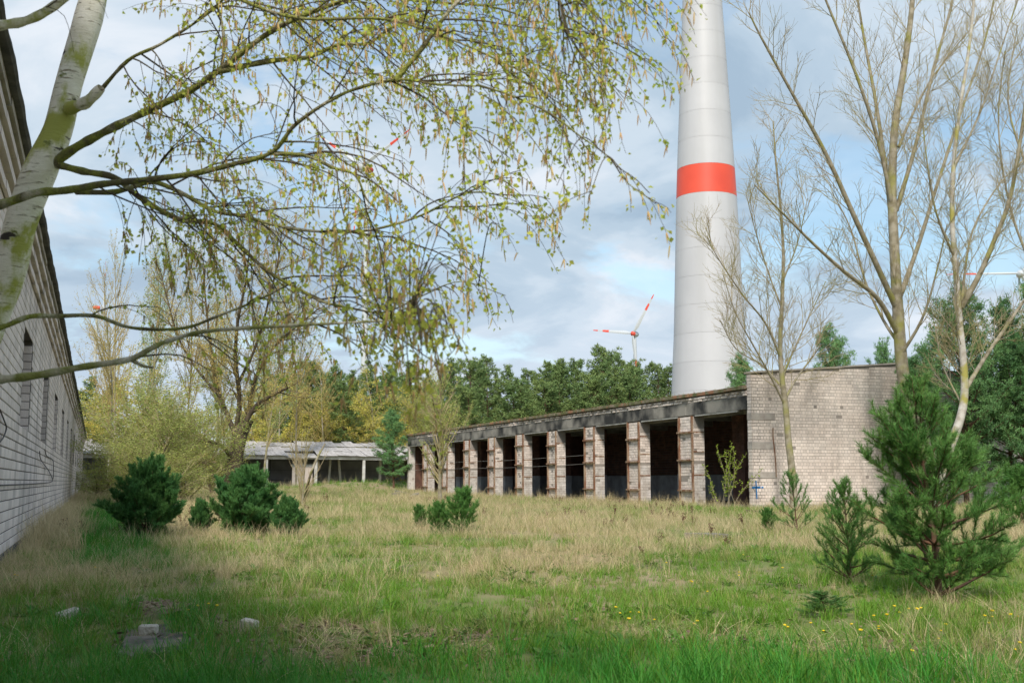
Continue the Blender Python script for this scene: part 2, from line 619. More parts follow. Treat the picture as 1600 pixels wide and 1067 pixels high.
# ------------------------------------------------------------------ ground sheet
ax = np.concatenate([-np.geomspace(9000, 62, 22), np.arange(-60, -12, 4.0), np.arange(-12, 50, 0.6), np.arange(50, 120, 4.0), np.geomspace(122, 9000, 22)])
ay = np.concatenate([-np.geomspace(9000, 42, 16), np.arange(-40, 2, 3.0), np.arange(2, 60, 0.6), np.arange(60, 135, 1.5), np.arange(135, 240, 6.0), np.geomspace(245, 9500, 22)])
GX, GY = np.meshgrid(ax, ay)
GZ = ground_z(GX, GY)
V = np.stack([GX.ravel(), GY.ravel(), GZ.ravel()], 1)
nx_, ny_ = len(ax), len(ay)
ii = (np.arange(ny_ - 1)[:, None] * nx_ + np.arange(nx_ - 1)[None, :]).ravel()
o = link('ground', mesh_np('ground', V, np.stack([ii, ii + 1, ii + nx_ + 1, ii + nx_], 1), True), M['ground'])
o['kind'] = 'structure'


# ------------------------------------------------------------------ bricks
def brick_array(o3, u, v, nrm, S, Z, LN, HT, D, jit=0.004):
    """faces of many bricks laid on a plane. S,Z,LN,HT: arrays (centre along u, centre along v, size)."""
    S, Z, LN, HT = map(np.asarray, (S, Z, LN, HT))
    k = len(S)
    D = np.broadcast_to(D, (k,)) + nrg.uniform(-jit, jit, k)
    c = np.array(o3)[None] + S[:, None] * np.array(u)[None] + Z[:, None] * np.array(v)[None]
    du = (LN / 2)[:, None] * np.array(u)[None]
    dv = (HT / 2)[:, None] * np.array(v)[None]
    dn = D[:, None] * np.array(nrm)[None]
    e = 0.006
    sh = 1 - e * 2 / np.maximum(HT, 0.05)
    shl = 1 - e * 2 / np.maximum(LN, 0.05)
    b = [c - du - dv, c + du - dv, c + du + dv, c - du + dv]
    f = [c - du * shl[:, None] - dv * sh[:, None] + dn, c + du * shl[:, None] - dv * sh[:, None] + dn, c + du * shl[:, None] + dv * sh[:, None] + dn, c - du * shl[:, None] + dv * sh[:, None] + dn]
    V = np.stack(b + f, 1).reshape(-1, 3)
    base = np.arange(k)[:, None] * 8
    q = np.array([[4, 5, 6, 7], [0, 1, 5, 4], [1, 2, 6, 5], [2, 3, 7, 6], [3, 0, 4, 7]])
    Q = (base[:, :, None] + q[None]).reshape(-1, 4)
    return V, Q


def join_np(parts):
    Vs, Qs, n = [], [], 0
    for V, Q in parts:
        Vs.append(V)
        Qs.append(Q + n)
        n += len(V)
    return np.concatenate(Vs), np.concatenate(Qs)


def course_fill(s0, s1, z0, z1, ln, ht, joint=0.014, skip=None, top=None, header_rows=False):
    """centres and sizes of bricks in running bond in [s0,s1]x[z0,z1]"""
    S, Z, LN, HT = [], [], [], []
    row = 0
    z = z0
    while z + ht <= z1 + 1e-6:
        l_ = ln / 2 if (header_rows and row % 2) else ln
        off = 0 if row % 2 == 0 else -l_ / 2
        s = s0 + off
        while s < s1:
            a, b = max(s, s0), min(s + l_, s1)
            c = (a + b) / 2
            if b - a > 0.06 and not (skip and skip(c, z + ht / 2, (b - a) / 2)) and not (top and z + ht > top(c)):
                S.append(c)
                Z.append(z + ht / 2)
                LN.append(b - a - joint)
                HT.append(ht - joint)
            s += l_
        z += ht
        row += 1
    return np.array(S), np.array(Z), np.array(LN), np.array(HT)


def ragged(c, frac):
    """drop a share of the bricks: fallen out of the face"""
    S, Z, LN, HT = c
    keep = nrg.random(len(S)) > frac * (0.3 + 1.4 * nrg.random())
    return S[keep], Z[keep], LN[keep], HT[keep]


# ================================================================== LEFT BRICK BUILDING
B_AZ = R(0.535)
u2 = Vector((math.sin(B_AZ), math.cos(B_AZ), 0))
n2 = Vector((math.cos(B_AZ), -math.sin(B_AZ), 0))
B0 = Vector((-1.163, 19.716, 0))
UZ = Vector((0, 0, 1))


def LB(s, t, z):
    return B0 + u2 * s + n2 * t + UZ * z


def lb_s(px):
    """distance along the left wall seen at column px"""
    d = ray(px, 752)
    # solve (EYE + d k - B0).n2 = 0
    k = (B0 - EYEV).dot(n2) / d.dot(n2)
    return (EYEV + d * k - B0).dot(u2)


left = empty('brick_building', LB(0, 0, 0), 0, 'long pale grey brick building with tarred eaves running along the grass at the left', 'building')
left_inv = Matrix.Translation(-LB(0, 0, 0))


def lparent(o):
    o.parent = left
    o.matrix_parent_inverse = Matrix.Translation(-left.location)
    return o


S_MIN, S_MAX, WALL_TOP = -27.0, 110.0, 5.66
wins = []
s_w = 3.0
step_w = 8.5
k = 0
while s_w + k * step_w + 4 < S_MAX:
    a = s_w + k * step_w
    wins.append((a, a + 2.8))
    k += 1
WZ0, WZ1, WD = 2.22, 4.15, 0.42

mb = MB()
edges = [S_MIN]
for a, b in wins:
    edges += [a, b]
edges.append(S_MAX)


def lq(mb, s0, s1, z0, z1, t=0.0):
    mb.quad(LB(s0, t, z0), LB(s1, t, z0), LB(s1, t, z1), LB(s0, t, z1))


for a, b in zip(edges[::2], edges[1::2]):
    lq(mb, a, b, -0.4, 5.74)
for a, b in wins:
    lq(mb, a, b, -0.4, WZ0)
    lq(mb, a, b, WZ1, 5.74)
    lq(mb, a, b, WZ0, WZ1, -WD)
    mb.quad(LB(a, 0, WZ0), LB(b, 0, WZ0), LB(b, -WD, WZ0), LB(a, -WD, WZ0))
    mb.quad(LB(a, 0, WZ1), LB(b, 0, WZ1), LB(b, -WD, WZ1), LB(a, -WD, WZ1))
    mb.quad(LB(a, 0, WZ0), LB(a, 0, WZ1), LB(a, -WD, WZ1), LB(a, -WD, WZ0))
    mb.quad(LB(b, 0, WZ0), LB(b, 0, WZ1), LB(b, -WD, WZ1), LB(b, -WD, WZ0))
# ends and back
for s in (S_MIN, S_MAX):
    mb.quad(LB(s, 0, -0.4), LB(s, 0, 5.74), LB(s, -11, 5.74), LB(s, -11, -0.4))
mb.quad(LB(S_MIN, -11, -0.4), LB(S_MAX, -11, -0.4), LB(S_MAX, -11, 5.74), LB(S_MIN, -11, 5.74))
lwall = lparent(mb.build('wall', M['mortar_dark']))


def wskip(c, z, h):
    if z < WZ0 - 0.02 or z > WZ1 + 0.02:
        return False
    return any(a - 0.02 < c + h * 0.9 and c - h * 0.9 < b + 0.02 for a, b in wins)


BH, BL_ = 0.166, 0.43
parts = []
S, Z, LN, HT = course_fill(-4, 52, -0.05, WALL_TOP, BL_, BH, skip=wskip)
# the near, clearly separate bricks become objects of their own
Yw = S
vis = []
for i in range(len(S)):
    P = LB(S[i], 0, Z[i])
    x, y, d = proj(P)
    if d > 1 and 0 < x < 60 and 300 < y < 900 and LN[i] > 0.3:
        vis.append((S[i], i))
vis.sort()
single = [i for _, i in vis[:300]]
sset = set(single)
rest = np.array([i for i in range(len(S)) if i not in sset])
parts.append(brick_array(B0, u2, UZ, n2, S[rest], Z[rest], LN[rest] + 0.004, HT[rest] - 0.002, 0.012, 0.002))
for a, b, l in ((S_MIN, -4, 1.72), (52, S_MAX, 1.72)):
    parts.append(brick_array(B0, u2, UZ, n2, *course_fill(a, b, -0.05, WALL_TOP, l, BH, skip=wskip), 0.02))
# window infill and the reveals that face along the wall
for a, b in wins:
    parts.append(brick_array(LB(0, -WD, 0), u2, UZ, n2, *course_fill(a, b, WZ0, WZ1, BL_, BH), 0.015))
    parts.append(brick_array(LB(b, 0, 0), -n2, UZ, -u2, *course_fill(0, WD, WZ0, WZ1, BL_, BH), 0.015))
    parts.append(brick_array(LB(a, 0, 0), -n2, UZ, u2, *course_fill(0, WD, WZ0, WZ1, BL_, BH), 0.015))
V, Q = join_np(parts)
o = link('brick_courses', mesh_np('brick_courses', V, Q), M['brick_shadow'])
lparent(o)
o['kind'] = 'stuff'
bm_var = []
for kv in range(4):
    V, Q = brick_array((0, 0, 0), (1, 0, 0), (0, 0, 1), (0, -1, 0), [0], [0], [BL_ - 0.010], [BH - 0.016], 0.012, 0.002)
    V[4:] += nrg.uniform(-0.002, 0.002, (4, 3))
    me = mesh_np('brick', V, Q)
    me.materials.append(M['brick_shadow'])
    bm_var.append(me)
rot_b = Matrix((( u2.x, -n2.x, 0), (u2.y, -n2.y, 0), (0, 0, 1))).to_4x4()
for i in single:
    b = bpy.data.objects.new('brick', bm_var[i % 4])
    COL.objects.link(b)
    b.parent = lwall
    b.matrix_parent_inverse = Matrix.Identity(4)
    b.matrix_basis = Matrix.Translation(LB(S[i], 0, Z[i])) @ rot_b @ Matrix.Rotation(nrg.uniform(-0.006, 0.006), 4, 'Y') @ Matrix.Diagonal((LN[i] / (BL_ - 0.014), 1, 1, 1))

# stepped cornice
for name, z0, z1, t in (('cornice_course', 5.10, 5.22, 0.05), ('cornice_course', 5.31, 5.43, 0.10), ('cornice_course', 5.50, 5.61, 0.16)):
    mbc = MB()
    s = S_MIN
    while s < S_MAX:
        l = 0.86 if -4 < s < 40 else 1.8
        e = rng.uniform(-0.012, 0.012)
        P = [LB(s, 0.026, z0 + e), LB(s + l - 0.02, 0.026, z0 + e), LB(s + l - 0.02, 0.026, z1 + e * 0.4), LB(s, 0.026, z1 + e * 0.4)]
        mbc.poly_prism(P, n2 * (t + rng.uniform(-0.008, 0.008)))
        s += l
    ob = lparent(mbc.build(name, M['brick_shadow']))
    ob['kind'] = 'stuff'
mbc = MB()
s = S_MIN
while s < S_MAX:   # slab ends under the roof edge
    P = [LB(s, 0.0, 5.67), LB(s + 1.17, 0.0, 5.67), LB(s + 1.17, 0, 5.77), LB(s, 0, 5.77)]
    mbc.poly_prism(P, n2 * (0.22 + rng.uniform(-0.015, 0.015)))
    s += 1.2
o = lparent(mbc.build('eaves_slab', M['concrete_band']))
o['kind'] = 'stuff'
V = []
ss = np.arange(S_MIN, S_MAX + 0.1, 0.25)
wob = np.array([0.006 * math.sin(x * 0.9) + 0.004 * math.sin(x * 3.7 + 1) + rng.uniform(-0.004, 0.004) for x in ss])
prof = [(0.30, 5.775), (0.33, 5.80), (0.32, 5.87), (-5.5, 6.5), (-11.4, 5.9), (-11.4, 5.76)]
for i, s in enumerate(ss):
    for j, (t, z) in enumerate(prof):
        V.append(tuple(LB(s, t + (wob[i] if j < 3 else 0), z + (wob[i] * 0.6 if 0 < j < 3 else 0))))
npf = len(prof)
ii = (np.arange(len(ss) - 1)[:, None] * npf + np.arange(npf)[None]).ravel()
jj = (np.arange(len(ss) - 1)[:, None] * npf + (np.arange(npf)[None] + 1) % npf).ravel()
lparent(link('roof', mesh_np('roof', V, [np.stack([ii, jj, jj + npf, ii + npf], 1), np.array([list(range(npf)), list(range((len(ss) - 1) * npf, len(ss) * npf))[::-1]])]), M['tar']))
# plinth
lparent(MB().poly_prism([LB(S_MIN, 0, -0.4), LB(S_MAX, 0, -0.4), LB(S_MAX, 0, 0.12), LB(S_MIN, 0, 0.12)], n2 * 0.05).build('plinth', M['tar']))


def lbpt(px, py, t=0.05):
    d = ray(px, py)
    k = (B0 + n2 * t - EYEV).dot(n2) / d.dot(n2)
    return EYEV + d * k


for pts in ([(62, 705), (64, 718), (76, 735), (82, 748), (81, 752), (74, 754), (45, 756), (0, 758)], [(70, 702), (73, 712), (83, 720), (83, 748)],
            [(0, 640), (6, 655), (10, 668), (6, 682), (0, 690)]):
    P = spline([lbpt(*p) for p in pts], 4)
    lparent(tube_obj('loose_cable', [(P, [0.012] * len(P))], 5, M['wire']))

# ================================================================== RIGHT GARAGE BUILDING
XR, YC = 29.5, 46.5
YE = onX(636, 773, XR).y
PITCHY = 6.1
garage = empty('garage_building', (XR, YC, 0), 0, 'roofless-looking pale brick garage row with open bays and rusty door frames at the right', 'building')
garage['label'] = 'long pale brick garage row with ten open dark bays and rusty door posts'


def gp(o, parent=None):
    """parent keeping world coordinates (all garage meshes are written in world coordinates)"""
    o.parent = parent or garage
    if parent is None or parent is garage:
        o.matrix_parent_inverse = Matrix.Translation(-garage.location)
    return o


XB = 38.0     # ridge and inner back wall
XG = 46.6     # far side of the gable


def gable_top(x):
    if x < XB:
        return 6.35 + (x - XR) / (XB - XR) * 0.72
    return 7.07 - (x - XB) / (XG - XB) * 0.72


# gable wall core
pts = [(XR + 0.02, YC, -0.3), (XG, YC, -0.3), (XG, YC, gable_top(XG)), (XB, YC, gable_top(XB)), (XR + 0.02, YC, gable_top(XR))]
gwall = gp(MB().poly_prism(pts, (0, 0.42, 0)).build('gable_wall', M['mortar']))
S, Z, LN, HT = ragged(course_fill(XR + 0.02, XG, 0.0, 7.1, 0.34, 0.1535, 0.016, top=lambda x: gable_top(x) - 0.02, header_rows=True), 0.006)
V, Q = brick_array((0, YC, 0), (1, 0, 0), (0, 0, 1), (0, -1, 0), S, Z, LN, HT, 0.011, 0.004)
o = link('brick_courses', mesh_np('brick_courses', V, Q), M['brick'])
o['kind'] = 'stuff'
gp(o, gwall)
# coping along the gable
for a, b in ((XR - 0.06, XB), (XB, XG + 0.05)):
    n = 8
    for i in range(n):
        x0, x1 = a + (b - a) * i / n + 0.006, a + (b - a) * (i + 1) / n - 0.006
        e = rng.uniform(-0.012, 0.012)
        P = [(x0, YC - 0.09, gable_top(x0) + 0.004 + e), (x1, YC - 0.09, gable_top(x1) + 0.004 + e), (x1, YC - 0.09, gable_top(x1) + 0.085 + e), (x0, YC - 0.09, gable_top(x0) + 0.085 + e)]
        gp(MB().poly_prism(P, (0, 0.58, 0)).build('coping_slab', M['concrete_band']))
# corner pier on the facade side
YP0 = onX(1171, 760, XR).y
mbp = MB()
mbp.box((XR + 0.0, YC - 0.0, -0.3), (XR + 0.62, YP0, 6.45))
cpier = gp(mbp.build('corner_pier', M['mortar']))
p1 = brick_array((XR, 0, 0), (0, 1, 0), (0, 0, 1), (-1, 0, 0), *course_fill(YC - 0.02, YP0, 0, 6.3, 0.34, 0.1535, 0.016), 0.02, 0.006)
p2 = brick_array((0, YP0, 0), (1, 0, 0), (0, 0, 1), (0, 1, 0), *course_fill(XR, XR + 0.62, 0, 5.2, 0.34, 0.1535, 0.016), 0.02, 0.006)
V, Q = join_np([p1, p2])
o = link('brick_courses', mesh_np('brick_courses', V, Q), M['brick'])
o['kind'] = 'stuff'
gp(o, cpier)
# concrete bands let into the corner
for py0, py1 in ((645, 656), (690, 702), (737, 747)):
    za, zb = onY(1189, py1, YC).z, onY(1189, py0, YC).z
    xb = onY(1212, 700, YC).x
    gp(MB().box((XR - 0.03, YC - 0.032, za), (xb, YC + 0.01, zb)).box((XR - 0.032, YC - 0.03, za + 0.003), (XR + 0.01, YP0 + 0.02, zb + 0.003)).build('concrete_band', M['concrete_band'], bevel=0.008))
gp(MB().box((XR - 0.05, YC - 0.06, -0.3), (XG, YC + 0.02, 0.18)).build('plinth', M['concrete_light'], bevel=0.01))
# whitewashed lower corner: thin coat
# steel strap on the gable
P = spline([onY(x, y, YC - 0.05) for x, y in ((1208, 668), (1208, 682), (1210, 700), (1212, 722), (1213, 745))], 4)
gp(tube_obj('rusty_strap', [(P, [0.03] * len(P))], 5, M['rust']))
# blue sprayed cross
mbx = MB()


def stroke(pts, w_):
    for (x0, y0), (x1, y1) in zip(pts[:-1], pts[1:]):
        a, b = onX(x0, y0, XR - 0.03), onX(x1, y1, XR - 0.03)
        d = (b - a).normalized()
        s_ = Vector((1, 0, 0)).cross(d) * w_
        mbx.poly_prism([a - s_, b - s_, b + s_, a + s_], (0.008, 0, 0))


stroke([(1181, 750.5), (1182, 765), (1182.6, 779)], 0.045)
stroke([(1175, 761.5), (1188.3, 761)], 0.05)
gp(mbx.build('painted_cross', M['blue'], cpier), cpier)
xa = onY(1190, 761, YC - 0.04)
xb = onY(1193, 760.6, YC - 0.04)
gp(MB().box((xa.x, YC - 0.034, xa.z - 0.04), (xb.x, YC - 0.024, xa.z + 0.035)).build('painted_cross_arm', M['blue'], cpier), cpier)

# piers with rusty door frames
WP = onX(1063, 760, XR).y - onX(1085, 760, XR).y
Y1 = onX(1085, 760, XR).y
ZL = 4.62
pier_y = []
for kk in range(9):
    y0 = Y1 + PITCHY * kk
    y1 = y0 + WP
    if kk == 7 or kk == 8:
        pass
    pier_y.append((y0, y1))
    pr = gp(MB().box((XR + 0.02, y0, -0.3), (XR + 0.64, y1, ZL)).build('brick_pier', M['mortar']))
    hh = 4.25 if kk % 3 else 4.15
    zs = 2.30
    for (za, zc_, jt, mm_, nm_) in ((0, zs, 0.007, M['white_brick'], 'whitewashed_courses'), (zs, hh, 0.014, M['brick'], 'brick_courses')):
        q1 = brick_array((XR + 0.02, 0, 0), (0, 1, 0), (0, 0, 1), (-1, 0, 0), *ragged(course_fill(y0, y1, za, ZL if za else zc_, 0.34, 0.1535, 0.014), 0.09), 0.018, 0.012)
        q2 = brick_array((0, y0, 0), (1, 0, 0), (0, 0, 1), (0, -1, 0), *ragged(course_fill(XR + 0.02, XR + 0.64, za, zc_ + rng.choice((0, 0, -0.15, -0.3)) * (za > 0), 0.31, 0.1535, jt), 0.09 if za else 0.02), 0.018, 0.012 if za else 0.003)
        q3 = brick_array((0, y1, 0), (1, 0, 0), (0, 0, 1), (0, 1, 0), *course_fill(XR + 0.02, XR + 0.64, za, zc_, 0.31, 0.1535, jt), 0.013, 0.004)
        V, Q = join_np([q2, q3] if not za else [q1, q2, q3])
        o = link(nm_, mesh_np(nm_, V, Q), mm_)
        o['kind'] = 'stuff'
        gp(o, pr)
        if not za:
            o = link('brick_courses', mesh_np('brick_courses', *q1), M['brick'])
            o['kind'] = 'stuff'
            gp(o, pr)
    for zb in (1.55, 2.75, 3.75):
        ob = gp(MB().box((XR - 0.006, y0 - 0.026, zb), (XR + 0.60, y0 + 0.02, zb + 0.07)).build('steel_tie', M['rust']), pr)
    for yy in (y0 - 0.005, y1 - 0.10):
        lean = rng.uniform(-0.02, 0.02)
        mm = MB()
        mm.box((XR - 0.10, yy, -0.05), (XR - 0.085, yy + 0.11, ZL + 0.03 + rng.uniform(-0.1, 0.02)))
        mm.box((XR - 0.085, yy, -0.05), (XR - 0.005, yy + 0.016, ZL - 0.01))
        ob = gp(mm.build('door_post', M['rust']), pr)
    for zb in (0.75, 2.35 + rng.uniform(-.05, .05), 3.6 if kk % 2 else 3.75):
        ob = gp(MB().box((XR - 0.17, y0 - 0.03, zb), (XR - 0.012, y1 + 0.03, zb + 0.085)).build('hinge_bracket', M['rust']), pr)

# corner of far end
gp(MB().box((XR, YE - 0.5, -0.3), (XR + 0.65, YE, 5.4)).build('end_pier', M['white_brick'], bevel=0.02))
gp(MB().box((XR + 0.65, YE - 0.4, -0.3), (XG, YE, 5.9)).build('end_wall', M['red_brick']))
# lintel beams, one per bay
ys = [YP0 - 0.0] + [(a + b) / 2 for a, b in pier_y] + [YE - 0.02]
for a, b in zip(ys[:-1], ys[1:]):
    e = rng.uniform(-0.012, 0.012)
    bm_ = gp(MB().box((XR - 0.02, a + 0.006, ZL + 0.045 + e), (XR + 0.30, b - 0.006, 5.30 + e)).build('lintel_beam', M['concrete'], bevel=0.012))
    gp(MB().box((XR + 0.0, a + 0.9, ZL - 0.03), (XR + 0.12, b - 0.9, ZL + 0.042 + e)).build('lintel_angle', M['concrete_light']), bm_)
# dentil brick courses and roof slab edge
S, Z, LN, HT = ragged(course_fill(YP0, YE, 5.31, 5.56, 0.30, 0.125, 0.03), 0.16)
V, Q = brick_array((XR, 0, 0), (0, 1, 0), (0, 0, 1), (-1, 0, 0), S, Z, LN, HT, 0.05, 0.035)
o = link('brick_courses', mesh_np('brick_courses', V, Q), M['brick'])
o['kind'] = 'stuff'
gp(o)
gp(MB().box((XR + 0.003, YP0, 5.30), (XR + 0.3, YE, 5.59)).build('eaves_wall', M['mortar']))
ny = 34
for i in range(ny):
    a = YP0 + (YE - YP0) * i / ny
    b = YP0 + (YE - YP0) * (i + 1) / ny - 0.02
    e = rng.uniform(-0.015, 0.015)
    xo = XR - 0.17 + rng.uniform(-0.07, 0.07)
    P = [(xo, a, 5.60 + e), (XB, a, 6.45 + e), (XB, a, 6.62 + e), (xo, a, 5.77 + e)]
    gp(MB().poly_prism(P, (0, b - a, 0)).build('roof_slab', M['mossroof'], bevel=0.012))
P = [(XB + 0.01, YC + 0.42, 6.45), (XG, YC + 0.42, 5.6), (XG, YC + 0.42, 5.77), (XB + 0.01, YC + 0.42, 6.62)]
gp(MB().poly_prism(P, (0, YE - YC - 0.42, 0)).build('rear_roof', M['mossroof']))
# inner walls
def inner_wall(x, ya, yb, h, name, nrmx=-1):
    o1 = gp(MB().box((x, ya, -0.2), (x + 0.25, yb, h)).build(name, M['darkwall']))
    S, Z, LN, HT = course_fill(ya, yb, 1.7, h - 0.1, 0.6, 0.18, 0.018)
    V, Q = brick_array((x, 0, 0), (0, 1, 0), (0, 0, 1), (-1, 0, 0), S, Z, LN, HT, 0.015)
    ob = link('brick_courses', mesh_np('brick_courses', V, Q), M['red_brick'])
    ob['kind'] = 'stuff'
    gp(ob, o1)
    gp(MB().box((x - 0.022, ya, 0.0), (x - 0.003, yb, 1.66)).build('painted_dado', M['paintwall']), o1)


inner_wall(XB, YC + 0.42, YE - 0.4, 6.4, 'back_wall')
gp(MB().box((XG - 0.3, YC + 0.42, -0.2), (XG, YE - 0.4, 5.55)).build('rear_wall', M['red_brick']))
gp(MB().box((XR + 0.05, YC + 0.42, -0.25), (XB, YE - 0.4, 0.06)).build('floor_slab', M['darkwall']))
# dividing walls in the far bays, visible as brown over grey paint
for (y0, y1) in pier_y[5:]:
    dv = gp(MB().box((XR + 3.4, y1 - 0.3, 0.06), (XB - 0.03, y1, 5.4)).build('dividing_wall', M['red_brick']))
    gp(MB().box((XR + 3.42, y1 - 0.318, 0.06), (XB - 0.04, y1 - 0.303, 1.7)).build('painted_dado', M['paintwall']), dv)
# inner columns and cross beams
for kk, (y0, y1) in enumerate(pier_y):
    xx = XR + 3.1
    c_ = gp(MB().box((xx, y0 + 0.1, 0.0), (xx + 0.62, y1 - 0.2, 4.75)).build('inner_column', M['red_brick']))
    qa = brick_array((xx, 0, 0), (0, 1, 0), (0, 0, 1), (-1, 0, 0), *course_fill(y0 + 0.1, y1 - 0.2, 1.7, 4.7, 0.34, 0.16, 0.018), 0.015)
    qb = brick_array((0, y0 + 0.1, 0), (1, 0, 0), (0, 0, 1), (0, -1, 0), *course_fill(xx, xx + 0.62, 1.7, 4.7, 0.31, 0.16, 0.018), 0.015)
    V, Q = join_np([qa, qb])
    ob = link('brick_courses', mesh_np('brick_courses', V, Q), M['red_brick'])
    ob['kind'] = 'stuff'
    gp(ob, c_)
    gp(MB().box((xx - 0.02, y0 + 0.08, 0.0), (xx + 0.64, y1 - 0.18, 1.68)).build('painted_dado', M['paintwall'] if kk else M['red_brick']), c_)
    gp(MB().box((XR + 0.31, y0 + 0.2, 4.78), (XB - 0.01, y0 + 0.55, 5.45)).build('cross_beam', M['concrete_light']))
for y in np.arange(YC + 1.2, YE - 1, 1.5):
    x0 = XR + 0.32
    if any(a - 0.3 < y < b + 0.3 for a, b in pier_y):
        continue
    P = [(x0, y, 5.50), (XB - 0.02, y, 6.25), (XB - 0.02, y, 6.40), (x0, y, 5.66)]
    gp(MB().poly_prism(P, (0, 0.16, 0)).build('roof_rib', M['concrete_light']))
for kk in range(len(pier_y) - 1):
    gp(MB().box((XR + 3.12, pier_y[kk][0] + 0.6, 4.78), (XR + 3.4, pier_y[kk + 1][0] + 0.56, 5.42)).build('inner_beam', M['concrete_light']))
gp(MB().box((XR + 3.12, YC + 0.45, 4.78), (XR + 3.4, pier_y[0][0] + 0.16, 5.42)).build('inner_beam', M['concrete_light']))
# white horizontal cables seen in the far bays
for z in (2.35, 2.9):
    P = spline([Vector((XR + 0.25, Y1 + 14, z)), Vector((XR + 0.25, Y1 + 28, z - 0.08)), Vector((XR + 0.25, Y1 + 40, z - 0.02)), Vector((XR + 0.25, YE - 0.6, z))], 6)
    gp(tube_obj('sagging_cable', [(P, [0.008] * len(P))], 4, M['concrete_light']))

# ================================================================== FAR SHED
YF = 130.0
colx = [30.34 - 5.56 * i for i in range(0, 6)] + [35.9, 41.5]
colx.sort()
ZG = 0.45
shed = empty('open_shed', (18, YF, 0), 0, 'low open fronted shed with sagging corrugated roof across the end of the yard', 'shed')


def sp(o, parent=None):
    o.parent = parent or shed
    if parent is None:
        o.matrix_parent_inverse = Matrix.Translation(-shed.location)
    return o


XL0, XL1 = -1.5, 44.0
for i, x in enumerate(colx):
    lean = rng.uniform(-0.06, 0.06)
    P = [(x - 0.17, YF, -0.2), (x + 0.17, YF, -0.2), (x + 0.15 + lean, YF, 3.72), (x - 0.15 + lean, YF, 3.72)]
    sp(MB().poly_prism(P, (0, 0.35, 0)).build('column', M['column'], bevel=0.02))
for i, x in enumerate([27.0, 28.6, 9.5, 12.0, 33.2, 16.4]):
    lean = [0.25, -0.35, 0, 0.1, 0.1, 0][i]
    P = [(x - 0.14, YF + 4, -0.2), (x + 0.14, YF + 4, -0.2), (x + 0.12 + lean, YF + 4, 3.9), (x - 0.12 + lean, YF + 4, 3.9)]
    sp(MB().poly_prism(P, (0, 0.3, 0)).build('inner_column', M['column']))
cs = [XL0] + colx[1:] + [XL1]
for a, b in zip(cs[:-1], cs[1:]):
    e = rng.uniform(-0.03, 0.03)
    sp(MB().box((a + 0.01, YF - 0.04, 3.73 + e), (b - 0.01, YF + 0.30, 4.10 + e)).build('eaves_beam', M['column'], bevel=0.015))
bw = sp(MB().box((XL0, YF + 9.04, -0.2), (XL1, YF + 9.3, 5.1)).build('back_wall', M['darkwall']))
for i in range(8):
    for j in range(4):
        x0 = XL0 + 0.1 + i * 5.6
        sp(MB().box((x0, YF + 8.98, 0.3 + j * 1.15), (x0 + 5.5, YF + 9.035, 1.4 + j * 1.15)).build('wall_panel', M['shed_panel']), bw)
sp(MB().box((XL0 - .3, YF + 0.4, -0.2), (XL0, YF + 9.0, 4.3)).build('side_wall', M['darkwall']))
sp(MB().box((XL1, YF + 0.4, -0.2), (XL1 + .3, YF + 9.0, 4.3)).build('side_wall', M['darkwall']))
pa = sp(MB().box((22.2, YF + 0.6, -0.2), (24.5, YF + 0.8, 2.9)).build('brick_infill', M['brick']))
sp(MB().box((22.1, YF + 0.56, 2.91), (24.6, YF + 0.84, 3.2)).build('infill_lintel', M['column']), pa)
# corrugated sheets: three rows up the slope
sheets = []
for v_ in range(4):
    n = 17
    V = []
    rr = random.Random(v_)
    bend = [rr.uniform(-0.03, 0.03), rr.uniform(-0.12, 0.03), rr.uniform(-0.06, 0.05)]
    for j in range(3):
        for i in range(n):
            x = -0.62 + 1.24 * i / (n - 1)
            V.append((x, j * 1.65, 0.045 * math.cos(i * math.pi) + bend[j] * (1 - abs(x) * 0.3)))
    ii = np.array([j * n + i for j in range(2) for i in range(n - 1)])
    sheets.append(mesh_np('roof_sheet', V, np.stack([ii, ii + 1, ii + n + 1, ii + n], 1)))
    sheets[-1].materials.append(M['sheet'])
slope = math.atan(1.75 / 9.0)
for i in range(int((XL1 - XL0) / 1.15) + 1):
    for j in range(3):
        x = XL0 + 0.5 + i * 1.15
        y = YF - 0.45 + j * 3.1 * math.cos(slope)
        sag = -0.09 * abs(math.sin(x * 0.35)) * math.sin((j + 0.5) / 3 * math.pi) - (0.25 if 21 < x < 24.5 else 0) * (j == 0)
        z = 4.18 + (j * 3.1) * math.sin(slope) + 0.03 * j + sag + 0.015 * (i % 2)
        if rng.random() < 0.05:
            z -= 0.3
        ob = link('roof_sheet', sheets[rng.randrange(4)], None, None)
        sp(ob)
        ob.matrix_basis = Matrix.Translation((x, y, z)) @ Matrix.Rotation(slope + rng.uniform(-0.03, 0.03), 4, 'X') @ Matrix.Rotation(rng.uniform(-0.05, 0.05), 4, 'Z') @ Matrix.Rotation(rng.uniform(-0.04, 0.04), 4, 'Y')
sp(MB().box((XL0, YF + 2.9, 4.15), (XL1, YF + 3.05, 4.45)).box((XL0, YF + 6, 4.75), (XL1, YF + 6.15, 5.05)).build('purlin', M['concrete_light']))

# ================================================================== WIND TURBINES
def lathe(prof, n, c=(0, 0)):
    V = []
    for r_, z in prof:
        for i in range(n):
            a = 2 * math.pi * i / n
            V.append((c[0] + r_ * math.cos(a), c[1] + r_ * math.sin(a), z))
    m_ = len(prof)
    ii = (np.arange(m_ - 1)[:, None] * n + np.arange(n)[None]).ravel()
    jj = (np.arange(m_ - 1)[:, None] * n + (np.arange(n)[None] + 1) % n).ravel()
    return V, np.stack([ii, jj, jj + n, ii + n], 1)


